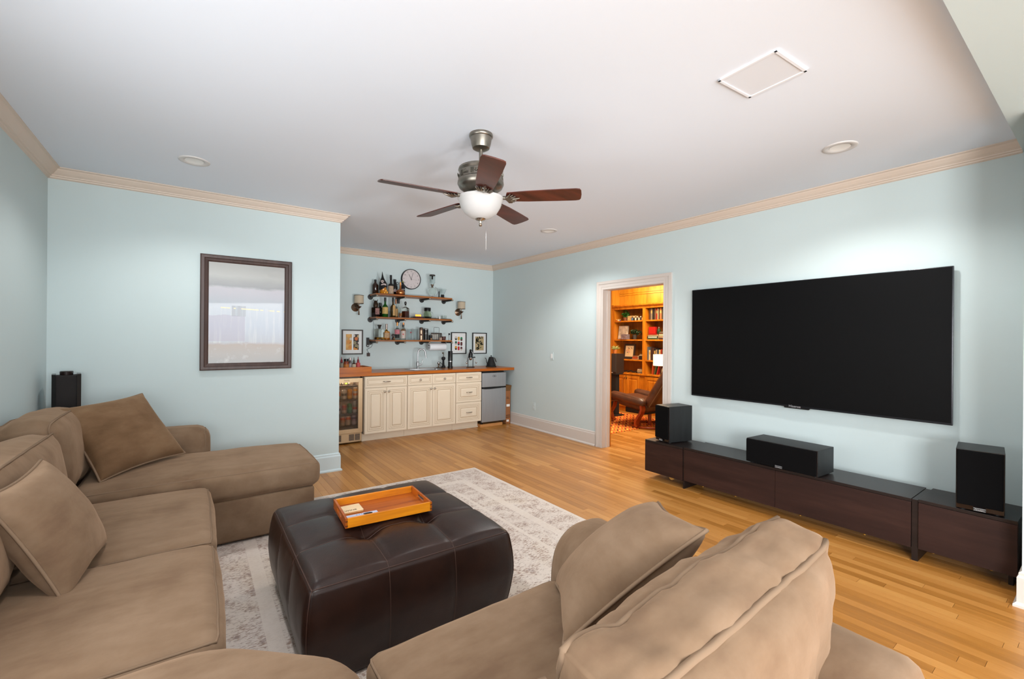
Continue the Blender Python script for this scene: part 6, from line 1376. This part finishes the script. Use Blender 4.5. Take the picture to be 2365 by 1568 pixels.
for k in range(9):
    a = r.uniform(0, PI); y, z = r.uniform(-0.06, 0.06), r.uniform(0.09, 0.23); mb.mat(k % 3).box(-0.0022, -0.0014, -0.022, 0.022, -0.005, 0.005, Matrix.Translation((0, y, z)) @ Matrix.Rotation(a, 4, 'X'))
mb.build('drawing', [mat('crayon_pink', '#b04a5a', 0.6), mat('crayon_yellow', '#d0a03a', 0.6), mat('crayon_black', '#3a2a20', 0.6)], t)
t = tag(MB().bbox(0, 0.06, -0.075, 0.075, 0, 0.13, 0.003).build('red_gift_box', mat('box_red', '#a81c18', 0.4), loc=(6.96, 5.19, 1.5275)), 'bright red box standing on the flat books', 'box')
t = bottle('green glass bottle on the books beside the red box', 7.0, 5.065, 1.5275, 0.036, 0.12, mat('bottle_green_dark', '#1c3c24', 0.2), sh=0.6, nr=0.012, ns=0.8, cap=mat('silver_neck', '#9a8c84'), caph=0.03, name='glass_bottle')
tag(MB().tube([(6.96, 5.85, 0.779), (6.98, 5.78, 0.797), (6.95, 5.74, 0.782), (6.97, 5.68, 0.805), (6.95, 5.62, 0.782), (6.97, 5.56, 0.79), (6.96, 5.53, 0.779)], 0.012, 7).build('coiled_cable', BLACKM, smooth=60), 'black tangle of cable on the lowest left library shelf', 'cable')

# speaker on a stand
t = thing('speaker_stand', 'black column speaker stand in front of the bookcase', 'stand', (6.34, 5.53, 0.0095))
MB().bbox(-0.12, 0.12, -0.12, 0.12, 0, 0.02, 0.003).build('base_plate', BLACKM, t); MB().bbox(-0.05, 0.05, -0.055, 0.055, 0.02, 0.76, 0.004).build('column', BLACKM, t); MB().bbox(-0.09, 0.09, -0.10, 0.10, 0.76, 0.775, 0.002).build('top_plate', BLACKM, t)
t = thing('loudspeaker', 'dark bookshelf speaker on the stand in the library', 'speaker', (6.34, 5.53, 0.785))
MB().bbox(-0.09, 0.12, -0.10, 0.10, 0, 0.368, 0.004).build('cabinet', mat('library_speaker', '#2a211d', 0.45), t); MB().bbox(-0.10, -0.089, -0.095, 0.095, 0.03, 0.363, 0.004).build('grille', mat('library_grille', '#332a27', 0.85), t)
MB().bbox(-0.104, -0.099, -0.028, 0.028, 0.012, 0.028, 0.002).build('badge', BADGE, t)
# floor lamp
t = thing('floor_lamp', 'floor lamp with a white drum shade behind the recliner', 'lamp', (6.42, 4.60, 0.0095))
MB().lathe([(0.0001, 0), (0.13, 0), (0.13, 0.012), (0.02, 0.022), (0.0001, 0.022)], 24).build('base', BRONZE, t, smooth=40); MB().cyl((0, 0, 0.02), (0, 0, 1.10), 0.010).build('pole', BRONZE, t, smooth=60)
MB().lathe([(0.125, 0.965), (0.128, 0.965), (0.128, 1.155), (0.125, 1.155), (0.125, 0.965)], 28).build('lamp_shade', mat('lit_shade', '#f4ecdc', 0.8, emit='#ffe6bc', es=0.9), t, smooth=50)

# recliner and its footstool
t = thing('recliner_chair', 'brown leather recliner with curved wooden legs in the library', 'chair', (6.02, 4.62, 0.0095))
ring = [(0.30 * math.cos(2 * PI * k / 28), -0.10 + 0.30 * math.sin(2 * PI * k / 28), 0.016) for k in range(28)]
MB().tube(ring, 0.016, 8, closed=True).cyl((0, -0.1, 0.016), (0, -0.1, 0.30), 0.03).build('base_ring', CHERRYLEG, t, smooth=60)
def strap(path, w, th, x):
    mb = MB(); vs = []; n = len(path)
    for i, (y, z) in enumerate(path):
        a = Vector(path[max(i - 1, 0)]); b = Vector(path[min(i + 1, n - 1)]); d = (b - a).normalized(); nrm = Vector((-d.y, d.x)) * th / 2
        for sx, sn in ((-1, -1), (1, -1), (1, 1), (-1, 1)): vs.append((x + sx * w / 2, y + sn * nrm.x, z + sn * nrm.y))
    fs = [(4 * i + k, 4 * i + (k + 1) % 4, 4 * i + 4 + (k + 1) % 4, 4 * i + 4 + k) for i in range(n - 1) for k in range(4)] + [(3, 2, 1, 0), tuple(4 * n - 4 + k for k in range(4))]
    return mb.add(vs, fs)
for s in (-1, 1):
    strap([(-0.19, 0.37), (-0.20, 0.30), (-0.18, 0.24), (-0.13, 0.17), (-0.09, 0.10), (-0.09, 0.05), (-0.12, 0.022)], 0.10, 0.035, s * 0.31).build('leg', CHERRYLEG, t, smooth=50)
    cushion('armrest', t, (s * 0.31, 0.10, 0.445), (0.065, 0.335, 0.060), 0.05, (0.01, 0.01, 0.012), RECLINE, 0.004, 20 + s, 10, (math.radians(7), 0, 0), ())
cushion('seat_cushion', t, (0, 0.08, 0.36), (0.245, 0.30, 0.085), 0.06, (0.005, 0.015, 0.015), RECLINE, 0.004, 22, 10, (math.radians(8), 0, 0), ())
cushion('backrest', t, (0, -0.42, 0.66), (0.27, 0.075, 0.37), 0.06, (0.005, 0.015, 0.01), RECLINE, 0.004, 23, 12, (math.radians(34), 0, 0), ((1, -1),), 0.006)
MB().bbox(-0.20, 0.20, -0.16, 0.24, 0.20, 0.29, 0.02).build('under_frame', BLACKM, t)
t = thing('footstool', 'brown leather footstool in front of the recliner', 'footstool', (5.78, 5.36, 0.0095))
cushion('cushion', t, (0, 0, 0.40), (0.24, 0.27, 0.07), 0.05, (0.01, 0.01, 0.015), RECLINE, 0.004, 24, 10, (math.radians(-4), 0, 0), ((2, -1),), 0.004)
for s in (-1, 1): strap([(-0.20, 0.335), (-0.17, 0.24), (-0.10, 0.14), (-0.13, 0.05), (-0.18, 0.012)], 0.07, 0.03, s * 0.15).build('leg', CHERRYLEG, t, smooth=50)
MB().tube([(0.22 * math.cos(2 * PI * k / 24), 0.22 * math.sin(2 * PI * k / 24), 0.012) for k in range(24)], 0.012, 6, closed=True).build('base_ring', CHERRYLEG, t, smooth=60)
